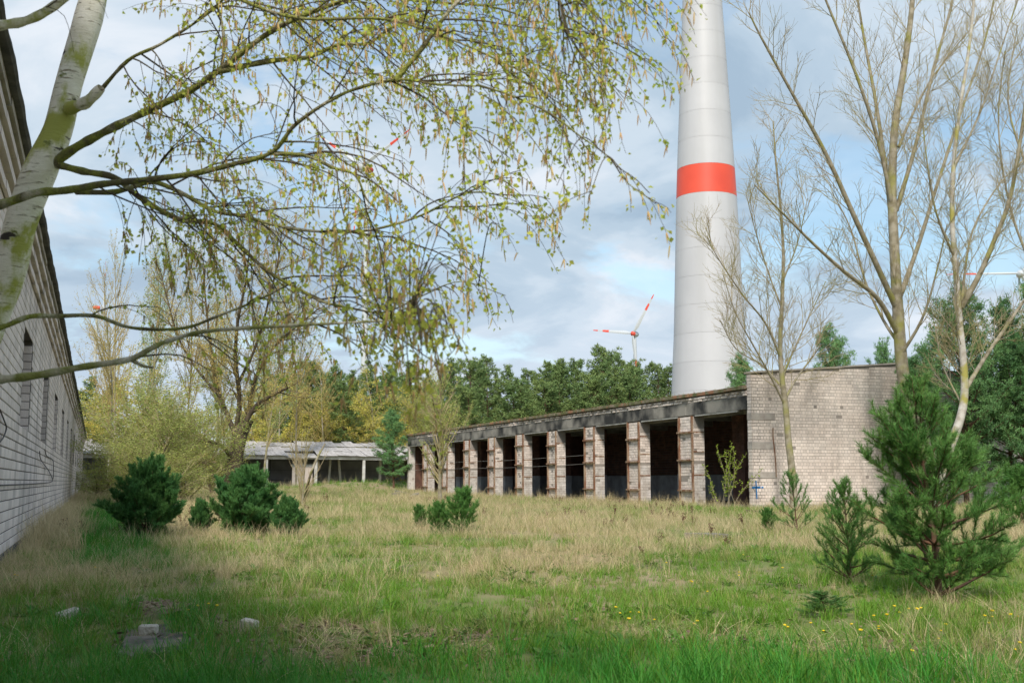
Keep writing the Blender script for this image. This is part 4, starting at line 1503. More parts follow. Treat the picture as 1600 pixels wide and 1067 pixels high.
# ================================================================== PINES
def make_pine_meshes(seed, H, Wd, whorls, per_whorl, shoots_per_m, needle_len, needle_w, nper, first=0.08, bark=M['pine_bark'], shape=0.8, up=(50, 10), trunk_r=None, sub=True, lead=True, shoot_len=0.14):
    """young Scots pine: trunk, whorled branches, bottle-brush shoots. returns meshes (trunk, branches, needles)"""
    r_ = random.Random(seed)
    npr = np.random.default_rng(seed)
    tr = trunk_r or H * 0.018
    tpth = shoot(Vector((0, 0, -0.08)), Vector((r_.gauss(0, .03), r_.gauss(0, .03), 1)), H * 0.97, tr, tr * 0.16, 12, 0.025, Vector((0, 0, 0.2)), r_)
    br, br2, shoots = [], [], []
    for wI in range(whorls):
        f = first + (0.96 - first) * wI / (whorls - 1)
        p, d, _ = at_path(tpth[0], f)
        k = per_whorl + r_.choice((-1, 0, 1))
        a0 = r_.uniform(0, 6.28)
        prof_ = (1 - f) ** shape * (0.55 + 0.45 * min(1, f / 0.25)) + 0.10
        for j in range(k):
            a = a0 + 6.283 * j / k + r_.gauss(0, 0.25)
            el = R(up[1] + (up[0] - up[1]) * f + r_.gauss(0, 8))
            ln = Wd * 0.5 * prof_ * r_.uniform(0.65, 1.18)
            dd = Vector((math.cos(a) * math.cos(el), math.sin(a) * math.cos(el), math.sin(el)))
            c = shoot(p, dd, ln, tr * (0.42 * (1 - f) + 0.12), tr * 0.09, 7, 0.06, Vector((0, 0, 0.45)), r_)
            br.append(c)
            kk = max(2, int(ln * shoots_per_m))
            for q in range(kk):
                t = 0.30 + 0.70 * (q + r_.random()) / kk
                pp, d2, _ = at_path(c[0], t)
                an = R(r_.uniform(30, 60))
                d3 = d2 * math.cos(an) + rand_perp(d2, r_) * math.sin(an) + Vector((0, 0, 0.25))
                l2 = (0.10 + 0.34 * ln * (1 - t)) * r_.uniform(0.6, 1.2) if sub else shoot_len
                s2 = shoot(pp, d3, l2, tr * 0.09, tr * 0.05, 4, 0.06, Vector((0, 0, 0.4)), r_)
                br2.append(s2)
                shoots.append(s2)
                if l2 > 0.22:
                    for _q in range(3):
                        p4, d4, _ = at_path(s2[0], r_.uniform(0.3, 0.9))
                        d4 = (d4 + rand_perp(d4, r_) * 0.8 + Vector((0, 0, 0.3)))
                        s4 = shoot(p4, d4, shoot_len * r_.uniform(0.6, 1.1), tr * 0.06, tr * 0.04, 3, 0.05, Vector((0, 0, 0.3)), r_)
                        br2.append(s4)
                        shoots.append(s4)
            shoots.append((c[0][-4:], c[1][-4:]))
    if lead:
        shoots.append((tpth[0][-4:], tpth[1][-4:]))
    # needles
    A, B, Wv = [], [], []
    for pts, _ in shoots:
        Ls = sum((b - a).length for a, b in zip(pts[:-1], pts[1:]))
        n_ = max(6, int(nper * min(Ls, 0.5) / 0.14))
        t0 = max(0.0, 1 - 0.30 / max(Ls, 0.01))
        for i in range(n_):
            p, d, _ = at_path(pts, t0 + (1 - t0) * (i + r_.random()) / n_ * 0.999)
            an = R(r_.uniform(22, 62))
            dd = d * math.cos(an) + rand_perp(d, r_) * math.sin(an) + Vector((0, 0, 0.12))
            A.append(tuple(p))
            B.append(tuple(p + dd * (needle_len * r_.uniform(0.7, 1.15))))
    A = np.array(A)
    B = np.array(B)
    D = B - A
    S_ = np.cross(D, npr.normal(size=D.shape))
    S_ /= np.linalg.norm(S_, axis=1, keepdims=True) + 1e-9
    V = np.stack([A - S_ * needle_w * 0.5, A + S_ * needle_w * 0.5, B + S_ * needle_w * 0.15], 1).reshape(-1, 3)
    T = np.arange(len(V)).reshape(-1, 3)
    return (mesh_np('trunk', *tubes([tpth], 8), True), mesh_np('branches', *tubes(br + br2, 4), True), mesh_np('needles', V, T))


def place_pine(meshes, x, y, s, rz, label, nm='young_pine', cat_='tree', group=None, needle=None, sx=1.0):
    t = empty(nm, (x, y, gz(x, y)), rz, label, cat_, group)
    t.scale = (s * sx, s * sx, s)
    for me, nme, mt, kd in zip(meshes, ('trunk', 'branch', 'needles'), (M['pine_bark'], M['pine_bark'], needle or M['needle']), (None, None, 'stuff')):
        o_ = link(nme, me, mt, t)
        if nme == 'branch':
            o_['kind'] = 'stuff'
            o_.name = 'branches'
        if kd:
            o_['kind'] = kd
    return t


pA = make_pine_meshes(31, 2.5, 2.2, 13, 6, 12.0, 0.078, 0.0056, 62, first=0.06, shape=0.62, up=(60, 6), shoot_len=0.20)
g = onG(1468, 938)
place_pine(pA, g.x, g.y, 0.95, 0.6, 'largest young pine with reddish stem standing in the near grass before the gable')
pB = make_pine_meshes(32, 1.25, 1.0, 9, 6, 14.0, 0.062, 0.0052, 60, first=0.12, shape=0.5, up=(60, 15), shoot_len=0.12)
g = onG(1330, 912)
place_pine(pB, g.x, g.y, 1.0, 0.2, 'small slim young pine standing just beside the largest young pine')
pC = make_pine_meshes(33, 1.75, 2.9, 10, 11, 12.0, 0.095, 0.011, 52, first=0.02, shape=0.30, up=(70, 12), shoot_len=0.24)
g = onG(228, 842)
for px_, py_, s_, lb_, rz_, sx_ in ((230, 842, 0.76, 'broad dark green pine bush nearest the left building', 0.3, 0.92), (378, 836, 0.72, 'dark green pine bush under the old willow, right of its twin bush', 2.1, 1.0),
                               (312, 836, 0.36, 'low dark pine bush squeezed between the two broad pine bushes', 3.3, 0.7), (452, 838, 0.42, 'little pine at the outer edge of the dark bushes with one upright leader', 4.0, 0.8)):
    g = onG(px_, py_)
    place_pine(pC, g.x, g.y, s_, rz_, lb_, 'pine_bush', 'pine bush', 'dark pine bushes', M['needle_dark'], sx_)
pE = make_pine_meshes(36, 1.2, 1.3, 6, 5, 6.5, 0.070, 0.007, 44, first=0.10, shape=0.5, up=(65, 30), shoot_len=0.16)
pD = make_pine_meshes(34, 0.95, 1.4, 7, 7, 11.0, 0.080, 0.009, 50, first=0.03, shape=0.4, up=(75, 35), shoot_len=0.18)
for px_, py_, s_, lb_, rz_ in ((722, 834, 1.0, 'small bright pine seedling in the straw grass in front of the garage piers', 0.3), (685, 836, 0.72, 'cluster of low pine shoots beside the bright seedling in the straw grass', 1.7),
                               (655, 826, 0.55, 'lowest pine seedling at the outer end of the straw grass cluster', 2.9), (1247, 834, 1.15, 'sparse young pine in front of the slender leafless tree', 1.0),
                               (1200, 832, 0.55, 'tiny pine seedling in the grass before the corner pier', 2.0), (1300, 822, 0.85, 'young pine half hidden before the gable foot', 5.0),
                               (1596, 826, 1.5, 'young pine cut by the frame edge at the far end of the gable', 4.0)):
    g = onG(px_, py_)
    place_pine(pE if px_ in (1247, 1300) else pD, g.x, g.y, s_, rz_, lb_, 'pine_seedling', 'pine seedling', 'pine seedlings in the meadow', M['needle'])
g = onG(1292, 968)
place_pine(pB, g.x, g.y, 0.17, 1.0, 'creeping knee high pine sprig in the near grass', 'pine_seedling', 'pine seedling', 'pine seedlings in the meadow', M['needle_dark'], 4.0)


def forest_pine(seed, H, Wd, base=0.35, n_br=70, clumps=26, leaf=(0.20, 0.42), leafmat=None, stem=0.16, conic=0.5, per=10):
    """grown pine: stem, boughs and clumps of needle tufts (real leaf sized faces)"""
    r_ = random.Random(seed)
    tp_ = shoot(Vector((0, 0, -0.3)), Vector((r_.gauss(0, .02), r_.gauss(0, .02), 1)), H * 0.96, stem, stem * 0.18, 10, 0.02, UPV * 0.1, r_)
    boughs, V = [], []
    for i in range(n_br):
        f = base + (0.99 - base) * (i + r_.random()) / n_br
        g_ = (f - base) / (1 - base)
        p, d, _ = at_path(tp_[0], f)
        a = r_.uniform(0, 6.283)
        prof_ = (1 - g_) ** conic * (0.5 + 0.5 * min(1, g_ / 0.3)) + 0.07
        ln = Wd * 0.5 * prof_ * r_.uniform(0.55, 1.2)
        el = R(5 + 45 * g_ + r_.gauss(0, 12))
        c = shoot(p, Vector((math.cos(a) * math.cos(el), math.sin(a) * math.cos(el), math.sin(el))), ln, stem * 0.28 * (1 - g_) + 0.02, 0.012, 5, 0.10, UPV * 0.35, r_)
        boughs.append(c)
        m_ = max(2, int(clumps * ln / (Wd * 0.5)))
        for q in range(m_):
            t = 0.30 + 0.72 * r_.random()
            pc_, dc, _ = at_path(c[0], min(t, 0.999))
            sp_ = 0.10 + 0.16 * ln * (1.1 - min(t, 1))
            pc_ = pc_ + Vector((r_.gauss(0, sp_), r_.gauss(0, sp_), abs(r_.gauss(0, sp_ * 0.5))))
            for z_ in range(per):
                dd = Vector((r_.gauss(0, 1), r_.gauss(0, 1), r_.gauss(0.5, 0.8))).normalized()
                s_ = r_.uniform(*leaf)
                b_ = rand_perp(dd, r_) * (s_ * 0.13)
                o_ = pc_ + Vector((r_.gauss(0, .09), r_.gauss(0, .09), r_.gauss(0, .05)))
                V += [o_ - b_, o_ + b_, o_ + dd * s_]
    V = np.array([tuple(v) for v in V])
    return (mesh_np('trunk', *tubes([tp_], 7), True), mesh_np('boughs', *tubes(boughs, 4), True), mesh_np('crown', V, np.arange(len(V)).reshape(-1, 3)))


def place_tree(ms, x, y, s, rz, label, nm, group, mats, cat_='tree', sx=1.0, names=('trunk', 'boughs', 'crown'), z=None):
    t = empty(nm, (x, y, gz(x, y) if z is None else z), rz, label, cat_, group)
    t.scale = (s * sx, s * sx, s)
    for me, nme, mt in zip(ms, names, mats):
        o_ = link(nme, me, mt, t)
        if nme != 'trunk':
            o_['kind'] = 'stuff'
    return t


FP = [forest_pine(41, 17, 7.5, 0.30, 62, 30, (0.20, 0.46), conic=0.55), forest_pine(42, 18, 6.6, 0.28, 66, 28, (0.20, 0.46), conic=0.75), forest_pine(43, 15.5, 8.0, 0.22, 60, 30, (0.20, 0.46), conic=0.24),
      forest_pine(44, 17, 6.4, 0.35, 56, 28, (0.20, 0.46), conic=0.5)]
ORD = 'first second third fourth fifth sixth seventh eighth ninth tenth eleventh twelfth thirteenth fourteenth fifteenth sixteenth seventeenth eighteenth nineteenth twentieth'.split()
_count = {}


def forest_label(px_, v_, rank):
    where = ('past the left building' if px_ < 200 else 'above the open shed' if px_ < 640 else 'above the far garage roof' if px_ < 880 else 'above the near garage roof' if px_ < 1050 else 'behind the big tower')
    k = _count[(where, rank)] = _count.get((where, rank), -1) + 1
    return '%s forest pine from the left %s, %s' % (ORD[k], ('on the skyline', 'in the low front rank', 'in the hidden rear rank')[rank], where)


r_f = random.Random(5)
# treetop outline of the photograph: (px, py of the tops)
tops = [(40, 560), (140, 590), (175, 600), (420, 575), (455, 560), (485, 558), (520, 566), (548, 570), (580, 556), (612, 562), (640, 560), (672, 572), (700, 556), (735, 566), (762, 550), (795, 566), (825, 572),
        (850, 562), (872, 556), (900, 566), (925, 572), (938, 546), (958, 556), (978, 566), (1000, 574), (1025, 572), (1042, 568), (1075, 590), (1130, 596), (1190, 600)]
mats3 = (M['pine_bark'], M['pine_bark'], M['needle_far'])
Hs = [17, 18, 15.5, 17]
for i, (px_, py_) in enumerate(tops):
    D = r_f.uniform(150, 172)
    p = onY(px_, py_, D)
    v_ = r_f.randrange(4)
    s_ = (p.z + 0.3) / Hs[v_]
    place_tree(FP[v_], p.x, D, s_, r_f.uniform(0, 6.28), forest_label(px_, v_, 0), 'forest_pine', 'pines of the forest edge', mats3, sx=r_f.uniform(0.95, 1.25) / max(s_, .8))
for i in range(46):   # the second, lower ranks between them
    px_ = 400 + i * 15.5 + r_f.uniform(-5, 5)
    if 0:
        continue
    D = r_f.choice((143, 147, 180, 190))
    py_ = np.interp(px_, [t[0] for t in tops], [t[1] for t in tops]) + r_f.uniform(8, 60) * (1 if D < 150 else 0.4)
    p = onY(px_, py_, D)
    v_ = r_f.randrange(4)
    s_ = (p.z + 0.3) / Hs[v_]
    place_tree(FP[v_], p.x, D, s_, r_f.uniform(0, 6.28), forest_label(px_, v_, 1 if D < 150 else 2), 'forest_pine', 'pines of the forest edge', mats3, sx=1.1 / max(s_, .7))

for i in range(26):   # the wood goes on past both edges of the view
    px_ = (1640 + i * 62) if i < 16 else (-40 - (i - 16) * 70)
    D = r_f.uniform(95, 150)
    b_ = YAW + math.atan((px_ - 800) / FPX)
    fx, fy = D * math.sin(b_), D * math.cos(b_)
    v_ = r_f.randrange(4)
    place_tree(FP[v_], fx, fy, r_f.uniform(0.75, 1.0), r_f.uniform(0, 6.28), 'forest pine outside the view, closing the wood around the yard', 'forest_pine', 'pines around the yard outside the view', mats3)

# nearer grown pines behind and beside the gable
NP = forest_pine(51, 9.5, 6.5, 0.15, 95, 42, (0.10, 0.24), conic=0.45, stem=0.16, per=14)
NP2 = forest_pine(52, 10.5, 7.5, 0.12, 110, 46, (0.10, 0.24), conic=0.35, stem=0.20, per=14)
matsn = (M['pine_bark'], M['pine_bark'], M['needle_mid'])


def near_pine(ms, H, px_, top, y_, lb_, sx, rz):
    p = onY(px_, top, y_)
    place_tree(ms, p.x, y_, (p.z + 0.2) / H, rz, lb_, 'grown_pine', 'grown pines around the gable', matsn, sx=sx * H / (p.z + 0.2))


near_pine(NP, 9.5, 1160, 553, 66, 'light green pine top showing over the roof beside the turbine tower', 0.62, 0.4)
near_pine(NP, 9.5, 1305, 508, 70, 'pine top rising over the middle of the gable roof', 0.75, 2.0)
near_pine(NP2, 10.5, 1494, 452, 44.0, 'dense dark pine closing the view behind the forked white tree', 0.72, 1.0)
near_pine(NP, 9.5, 1566, 470, 44.5, 'dense pine with a bare lower stem at the far end of the gable', 0.78, 3.0)
near_pine(NP2, 10.5, 1640, 300, 47.5, 'tallest grown pine reaching in from the frame edge', 0.72, 4.0)
near_pine(NP, 9.5, 1445, 520, 62, 'pine behind the gable roof near the tall leafless tree', 0.7, 5.0)
near_pine(NP2, 10.5, 1380, 540, 75, 'low pine behind the ridge of the gable roof', 0.6, 5.0)
near_pine(NP, 9.5, 1440, 560, 44.6, 'lower dense pine hiding the gable brickwork beside the tall trunk', 0.62, 2.2)
near_pine(NP, 9.5, 1600, 520, 42.5, 'dense pine at the frame edge before the end of the gable', 0.75, 0.9)
# small pine by the far shed
g = onY(617, 648, 108)
place_tree(NP, g.x, 108, g.z / 9.5, 1.0, 'rounded pine standing between the shed and the garage row', 'grown_pine', None, matsn, sx=0.72 * 9.5 / g.z)


# ================================================================== MID DISTANCE BROADLEAVES
def fine_tree(seed, H, Wd, base, stem, n1, asc=(18, 45), leafn=(9, 5), leaf=(0.05, 0.13), trop=UPV * 0.4, stems=1, twr=0.02, levels=3, conic=0.5, wob=0.06, spread=0.10):
    r_ = random.Random(seed)
    mains, lv_ = [], [[], [], []]
    for s_ in range(stems):
        a = r_.uniform(0, 6.28)
        k = 0.0 if stems == 1 else r_.uniform(0.1, 0.32)
        tp_ = shoot(Vector((math.cos(a) * 0.1 * (stems > 1), math.sin(a) * 0.1 * (stems > 1), -0.3)), Vector((math.cos(a) * k, math.sin(a) * k, 1)), H * 0.95 * r_.uniform(0.8, 1) if stems > 1 else H * 0.95, stem, stem * 0.1, 14, 0.03, UPV * 0.15, r_)
        mains.append(tp_)
        for i in range(n1):
            f = base + (0.98 - base) * (i + r_.random()) / n1
            g_ = (f - base) / (1 - base)
            p, d, _ = at_path(tp_[0], f)
            prof_ = (1 - g_) ** conic * (0.6 + 0.4 * min(1, g_ / 0.25)) + 0.08
            an = R(r_.uniform(*asc))
            dd = d * math.cos(an) + rand_perp(d, r_) * math.sin(an)
            ln = Wd * 0.5 * prof_ * r_.uniform(0.6, 1.15) / max(math.sin(an), 0.5)
            c = shoot(p, dd, ln, stem * 0.4 * (1 - g_) + 0.012, 0.008, 7, wob, trop, r_)
            lv_[0].append(c)
            grow(c, [dict(per_m=2.2, t0=0.2, ang=(20, 50), len=(0.18, 0.42), rel=1, r=twr, rmin=0.005, seg=5, wob=0.08, trop=trop * 0.8, shr=0.4),
                     dict(per_m=2.4, t0=0.1, ang=(20, 50), len=(0.25, 0.5), rel=1, r=twr * 0.5, rmin=0.004, seg=3, wob=0.08, trop=trop * 0.5, shr=0.3)][:levels - 1], r_, [lv_[1], lv_[2]])
    V1, _ = leaves_at(lv_[1], leafn[0], leaf, r_, spread, 0.1)
    V2, _ = leaves_at(lv_[2], leafn[1], leaf, r_, spread, 0.1)
    V = np.concatenate([V1, V2])
    return (mesh_np('trunk', *tubes(mains, 8), True), mesh_np('boughs', *tubes(lv_[0], 4), True), mesh_np('crown', V, np.arange(len(V)).reshape(-1, 4)), mesh_np('twigs', *tubes(lv_[1] + lv_[2], 3)) if levels else None)


BN = ('trunk', 'boughs', 'crown', 'twigs')


def put(ms, H, px_, top, y_, lb_, nm, mats, group=None, sx=1.0, rz=0.0, cat_='tree'):
    p = onY(px_, top, y_)
    z0 = gz(p.x, y_)
    return place_tree(ms, p.x, y_, (p.z - z0) / H, rz, lb_, nm, group, mats, cat_, sx * H / (p.z - z0), BN)


# the old willow with its thick dark fork
wx = onY(368, 700, 76)
WT = wx.y
willow_limbs = [([(372, 690), (384, 660), (402, 632), (436, 612), (450, 606)], 8, 2.5), ([(368, 680), (352, 640), (338, 600), (330, 545), (322, 480), (318, 420)], 7, 1.6),
                ([(370, 670), (374, 620), (368, 560), (372, 500), (384, 440), (392, 370)], 7, 1.5), ([(385, 655), (400, 590), (430, 540), (470, 505), (500, 480)], 5, 1.5),
                ([(364, 720), (350, 700), (330, 690), (300, 686), (270, 672), (255, 660)], 5.5, 1.8), ([(345, 620), (310, 580), (280, 530), (262, 470), (250, 420)], 4, 1.2),
                ([(372, 600), (400, 540), (420, 470), (436, 400), (440, 360)], 4, 1.2), ([(366, 730), (345, 735), (318, 730), (290, 745)], 3, 1)]
wt = empty('old_willow', (wx.x, WT, gz(wx.x, WT)), 0, 'old willow with thick dark forked trunk and ochre twigs above the dark pine bushes', 'tree')
C0 = wt.location.copy()
px2m = wx.dot(_F) / FPX
tpw = spline([onY(a, b, WT) for a, b in ((362, 790), (364, 750), (368, 715), (376, 680), (388, 655))], 4)
tube_obj('trunk', local([(tpw, [x * px2m for x in taper(len(tpw), 15, 9)])], C0), 12, M['old_bark'], wt)
r_w = random.Random(61)
lvw = [[], [], []]
for li, (pts, a, b) in enumerate(willow_limbs):
    a, b = a * 0.62, b * 0.6
    q = spline([onY(p[0], p[1], WT + (r_w.uniform(-.3, .3) + (i * (0.7 if li % 2 else -0.7)))) for i, p in enumerate(pts)], 4)
    rd = [x * px2m for x in taper(len(q), a, b)]
    tube_obj('limb', local([(q, rd)], C0), 7, M['old_bark'], wt)
    grow((q, rd), [dict(per_m=2.4, t0=0.12, ang=(20, 60), len=(1.4, 3.6), r=0.05, rmin=0.014, seg=6, wob=0.09, trop=UPV * 0.35, shr=0.3),
                   dict(per_m=2.4, t0=0.1, ang=(20, 55), len=(0.6, 1.6), r=0.016, rmin=0.008, seg=4, wob=0.09, trop=UPV * 0.25, shr=0.3),
                   dict(per_m=3.0, t0=0.1, ang=(20, 55), len=(0.3, 0.8), r=0.009, rmin=0.006, seg=3, wob=0.09, trop=UPV * 0.1, shr=0.3)], r_w, lvw)
tube_obj('branches', local(lvw[0], C0), 4, M['ochre_bark'], wt, 'stuff')
tube_obj('twigs', local(lvw[1] + lvw[2], C0), 3, M['ochre_twig'], wt, 'stuff')
V, Q = leaves_at(lvw[1] + lvw[2], 16, (0.05, 0.11), r_w, 0.09, 0.1)
add_mesh_part('catkin_buds', V - np.array(C0), Q, M['gold_leaf'], wt)

bushy = fine_tree(71, 9, 8.5, 0.06, 0.13, 26, asc=(25, 65), leafn=(14, 11), leaf=(0.06, 0.14), stems=3, conic=0.5, trop=UPV * 0.15, spread=0.14)
tallf = fine_tree(72, 18, 6.5, 0.18, 0.13, 50, asc=(22, 42), leafn=(15, 13), leaf=(0.06, 0.14), conic=0.6, spread=0.12)
weep = fine_tree(73, 15, 8.0, 0.08, 0.15, 52, asc=(30, 70), leafn=(15, 12), leaf=(0.08, 0.18), conic=0.6, trop=Vector((0, 0, -0.5)), spread=0.14)
barep = fine_tree(74, 17, 6.5, 0.22, 0.12, 44, asc=(20, 45), leafn=(5, 5), leaf=(0.06, 0.12), conic=0.6)
mo = (M['old_bark'], M['bare_twig'], M['haze_leaf'], M['bare_twig'])
mg = (M['bare_bark'], M['ochre_twig'], M['gold_leaf'], M['ochre_twig'])
my = (M['white_bark'], M['bare_twig'], M['yellow_leaf'], M['bare_twig'])
ms_ = (M['bare_bark'], M['bare_twig'], M['sage_leaf'], M['bare_twig'])
mb_ = (M['bare_bark'], M['ochre_twig'], M['gold_leaf'], M['ochre_twig'])
mw = (M['white_bark'], M['bare_bark'], M['haze_leaf'], M['bare_twig'])
# tall thin trees against the sky at the left
put(tallf, 18, 248, 330, 112, 'pale green slim tree, tallest of those between the eaves and the willow', 'slim_tree', ms_, rz=0.5)
put(barep, 17, 196, 345, 120, 'nearly bare slim tree beside the tallest pale green tree', 'slim_tree', mb_, rz=1.5)
put(barep, 17, 186, 400, 104, 'nearly bare slim tree closest to the eaves of the left building', 'slim_tree', mb_, rz=2.8)
put(barep, 17, 300, 360, 116, 'nearly bare slim tree behind the crown of the old willow', 'slim_tree', mb_, rz=4.1)
put(tallf, 18, 420, 395, 122, 'ochre tinged slim tree behind the outer twigs of the old willow', 'slim_tree', mg, rz=2.0)
put(barep, 17, 470, 430, 128, 'nearly bare slim tree over the shed roof', 'slim_tree', mb_, rz=0.2)
put(tallf, 18, 345, 420, 118, 'golden slim tree straight behind the old willow', 'slim_tree', mg, rz=3.3)
# golden and olive masses
put(weep, 15, 205, 515, 141, 'yellow flowering birch hanging over the shed near the left building', 'golden_birch', my, rz=0.3, sx=1.55)
put(weep, 15, 262, 545, 143, 'yellow birch crown between the left building and the willow', 'golden_birch', my, rz=2.3, sx=1.5)
put(weep, 15, 165, 575, 141, 'dull gold birch behind the shed roof end by the left building', 'golden_birch', mg, rz=1.3, sx=1.2)
put(bushy, 9, 228, 628, 66, 'olive green bushy sallow between the left building and the willow', 'sallow_bush', mo, rz=0.2, sx=0.95, cat_='bush')
put(bushy, 9, 300, 615, 70, 'olive green bushy sallow directly left of the willow trunk', 'sallow_bush', mo, rz=2.2, sx=1.15, cat_='bush')
put(bushy, 9, 152, 732, 90, 'small green sallow in the corner between left building and shed', 'sallow_bush', mo, rz=4.2, sx=0.8, cat_='bush')
put(bushy, 9, 340, 650, 88, 'olive sallow in front of the shed behind the willow trunk', 'sallow_bush', mo, rz=1.2, sx=0.9, cat_='bush')
put(bushy, 9, 258, 690, 60, 'low ochre sallow behind the two broad pine bushes', 'sallow_bush', mg, rz=3.2, sx=0.8, cat_='bush')
# birches with white stems behind the shed roof
for j, (px_, top, y_, ms1, mt1, lb_) in enumerate(((440, 560, 143, weep, mg, 'golden birch with thin white stem behind the shed, nearest the willow'), (513, 545, 141, barep, mw, 'white stemmed leafless birch with clear forked crown behind the middle of the shed'),
                                                   (585, 560, 142, weep, (M['white_bark'], M['bare_twig'], M['haze_leaf'], M['bare_twig']), 'olive birch with white stem behind the outer end of the shed'), (480, 600, 144, weep, mg, 'ochre birch filling the gap behind the shed between two white stems'),
                                                   (545, 590, 146, weep, mg, 'ochre birch beyond the shed just beside the leafless white birch'), (655, 575, 138, weep, mw, 'olive birch behind the end of the garage row'), (400, 590, 142, weep, mo, 'dull olive birch behind the shed hidden by the willow twigs'),
                                                   (700, 610, 136, bushy, mo, 'olive thicket behind the garage roof near its far end'), (625, 620, 140, weep, mg, 'small ochre birch behind the gap between shed and garage row'))):
    put(ms1, {id(weep): 15, id(barep): 17, id(bushy): 9}[id(ms1)], px_, top, y_, lb_, 'white_birch', mt1, rz=j * 1.3, sx=1.25)
# thin ochre tree before the garage piers
thin = fine_tree(75, 7.5, 3.3, 0.16, 0.13, 60, asc=(25, 55), leafn=(16, 14), leaf=(0.05, 0.11), conic=0.5, spread=0.05)
p = onG(687, 786)
put(thin, 7.5, 689, 560, p.y, 'thin twiggy tree with ochre buds standing before the far garage piers', 'thin_tree', (M['bare_bark'], M['bare_twig'], M['haze_leaf'], M['bare_twig']), rz=0.7)
bb = fine_tree(76, 3.0, 2.6, 0.06, 0.06, 30, asc=(18, 40), leafn=(1.2, 1.2), leaf=(0.03, 0.06), stems=1, conic=0.4, spread=0.03)
p = onG(470, 792)
put(bb, 3.0, 474, 690, p.y, 'leafless reddish shrub in the straw grass before the shed', 'bare_shrub', (M['bare_bark'], M['bare_twig'], M['gold_leaf'], M['bare_twig']), rz=0.7, sx=0.8, cat_='shrub')
pl = spline([onG(474, 790), onY(484, 745, p.y), onY(496, 715, p.y), onY(508, 693, p.y)], 5)
tt = empty('leaning_stem', (pl[0].x, pl[0].y, gz(pl[0].x, pl[0].y)), 0, 'bare leaning trunk growing out of the leafless reddish shrub', 'tree')
tube_obj('trunk', local([(pl, taper(len(pl), 0.08, 0.04))], tt.location), 8, M['bare_bark'], tt)

# fresh green shrub in front of the first bay
r_s = random.Random(81)
g = onG(1135, 797)
sx0, sy0 = onX(1135, 790, XR - 1.2).x, onX(1135, 790, XR - 1.2).y
fs = empty('leafy_shrub', (sx0, sy0, gz(sx0, sy0)), 0, 'fresh yellow green shrub growing in front of the first dark bay', 'shrub')
mains = []
for i in range(9):
    a = r_s.uniform(0, 6.28)
    mains.append(shoot(Vector((r_s.gauss(0, .3), r_s.gauss(0, .3), -0.1)), Vector((math.cos(a) * 0.35, math.sin(a) * 0.35, 1)), r_s.uniform(1.6, 3.4), 0.024, 0.006, 8, 0.08, UPV * 0.2, r_s))
lvs = [[]]
for m_ in mains:
    grow(m_, [dict(per_m=4, t0=0.3, ang=(25, 50), len=(0.2, 0.6), r=0.009, rmin=0.004, seg=4, wob=0.08, trop=UPV * 0.3)], r_s, lvs)
tube_obj('stems', mains, 5, M['bare_bark'], fs, 'stuff')
tube_obj('twigs', lvs[0], 3, M['bare_twig'], fs, 'stuff')
V, Q = leaves_at(lvs[0] + mains, 14, (0.06, 0.12), r_s, 0.03, -0.2, 0.3)
add_mesh_part('leaves', V, Q, M['fresh_leaf'], fs)

# ================================================================== THINGS IN THE GRASS
def block(px_, py_, sz, rz, tilt, label, m_=None, name='pale_brick', cat_='brick', sink=0.0, group=None):
    g_ = onG(px_, py_)
    z_ = gz(g_.x, g_.y)
    o_ = MB().box((-sz[0] / 2, -sz[1] / 2, 0), (sz[0] / 2, sz[1] / 2, sz[2])).build(name, m_ or M['stone'], None, bevel=0.011)
    bmv = o_.data.vertices
    for v in bmv:
        v.co += Vector((rng.uniform(-.008, .008), rng.uniform(-.008, .008), rng.uniform(-.008, .008)))
    o_.location = (g_.x, g_.y, z_ - sink)
    o_.rotation_euler = (tilt[0], tilt[1], rz)
    return tag(o_, label, cat_, group)


block(232, 992, (0.145, 0.10, 0.10), -YAW + 0.02, (0, 0, 0), 'pale brick lying square on the bare dark slab in the near grass', sink=-0.02)
block(389, 990, (0.135, 0.11, 0.10), -YAW - 0.25, (0.08, 0.1, 0), 'pale brick half sunk in grass, the one nearest the yellow dandelions', sink=0.0)
block(108, 968, (0.20, 0.10, 0.09), -YAW + 0.75, (0.1, -0.25, 0), 'tilted pale brick nearly swallowed by grass nearest the left building', sink=0.0)
g = onG(243, 1000)
outline = [onG(185, 1022), onG(208, 1026), onG(230, 1021), onG(262, 1023), onG(300, 1010), onG(302, 1000), onG(288, 990), onG(262, 985), onG(270, 968), onG(266, 955), onG(268, 944), onG(240, 938), onG(222, 946), onG(215, 958), onG(200, 972), onG(196, 992)]
zc = sum(gz(p.x, p.y) for p in outline) / len(outline) + 0.012
pts = [Vector((p.x + rng.uniform(-.03, .03), p.y + rng.uniform(-.03, .03), zc - 0.06)) for p in outline]
import bmesh
bms = bmesh.new()
vs = [bms.verts.new(p) for p in pts]
fc = bms.faces.new(vs)
bms.normal_update()
if fc.normal.z < 0:
    fc.normal_flip()
ex = bmesh.ops.extrude_face_region(bms, geom=[fc])
for v in [g_ for g_ in ex['geom'] if isinstance(g_, bmesh.types.BMVert)]:
    v.co.z += 0.06
bmesh.ops.triangulate(bms, faces=bms.faces[:])
bmesh.ops.subdivide_edges(bms, edges=bms.edges[:], cuts=4, use_grid_fill=True)
for v in bms.verts:
    v.co += Vector((rng.gauss(0, 0.006), rng.gauss(0, 0.006), rng.gauss(0, 0.006)))
sme = bpy.data.meshes.new('concrete_slab')
bms.to_mesh(sme)
o = link('concrete_slab', sme, M['slab'])
tag(o, 'flat broken dark concrete slab lying in the near grass under the square pale brick', 'slab')
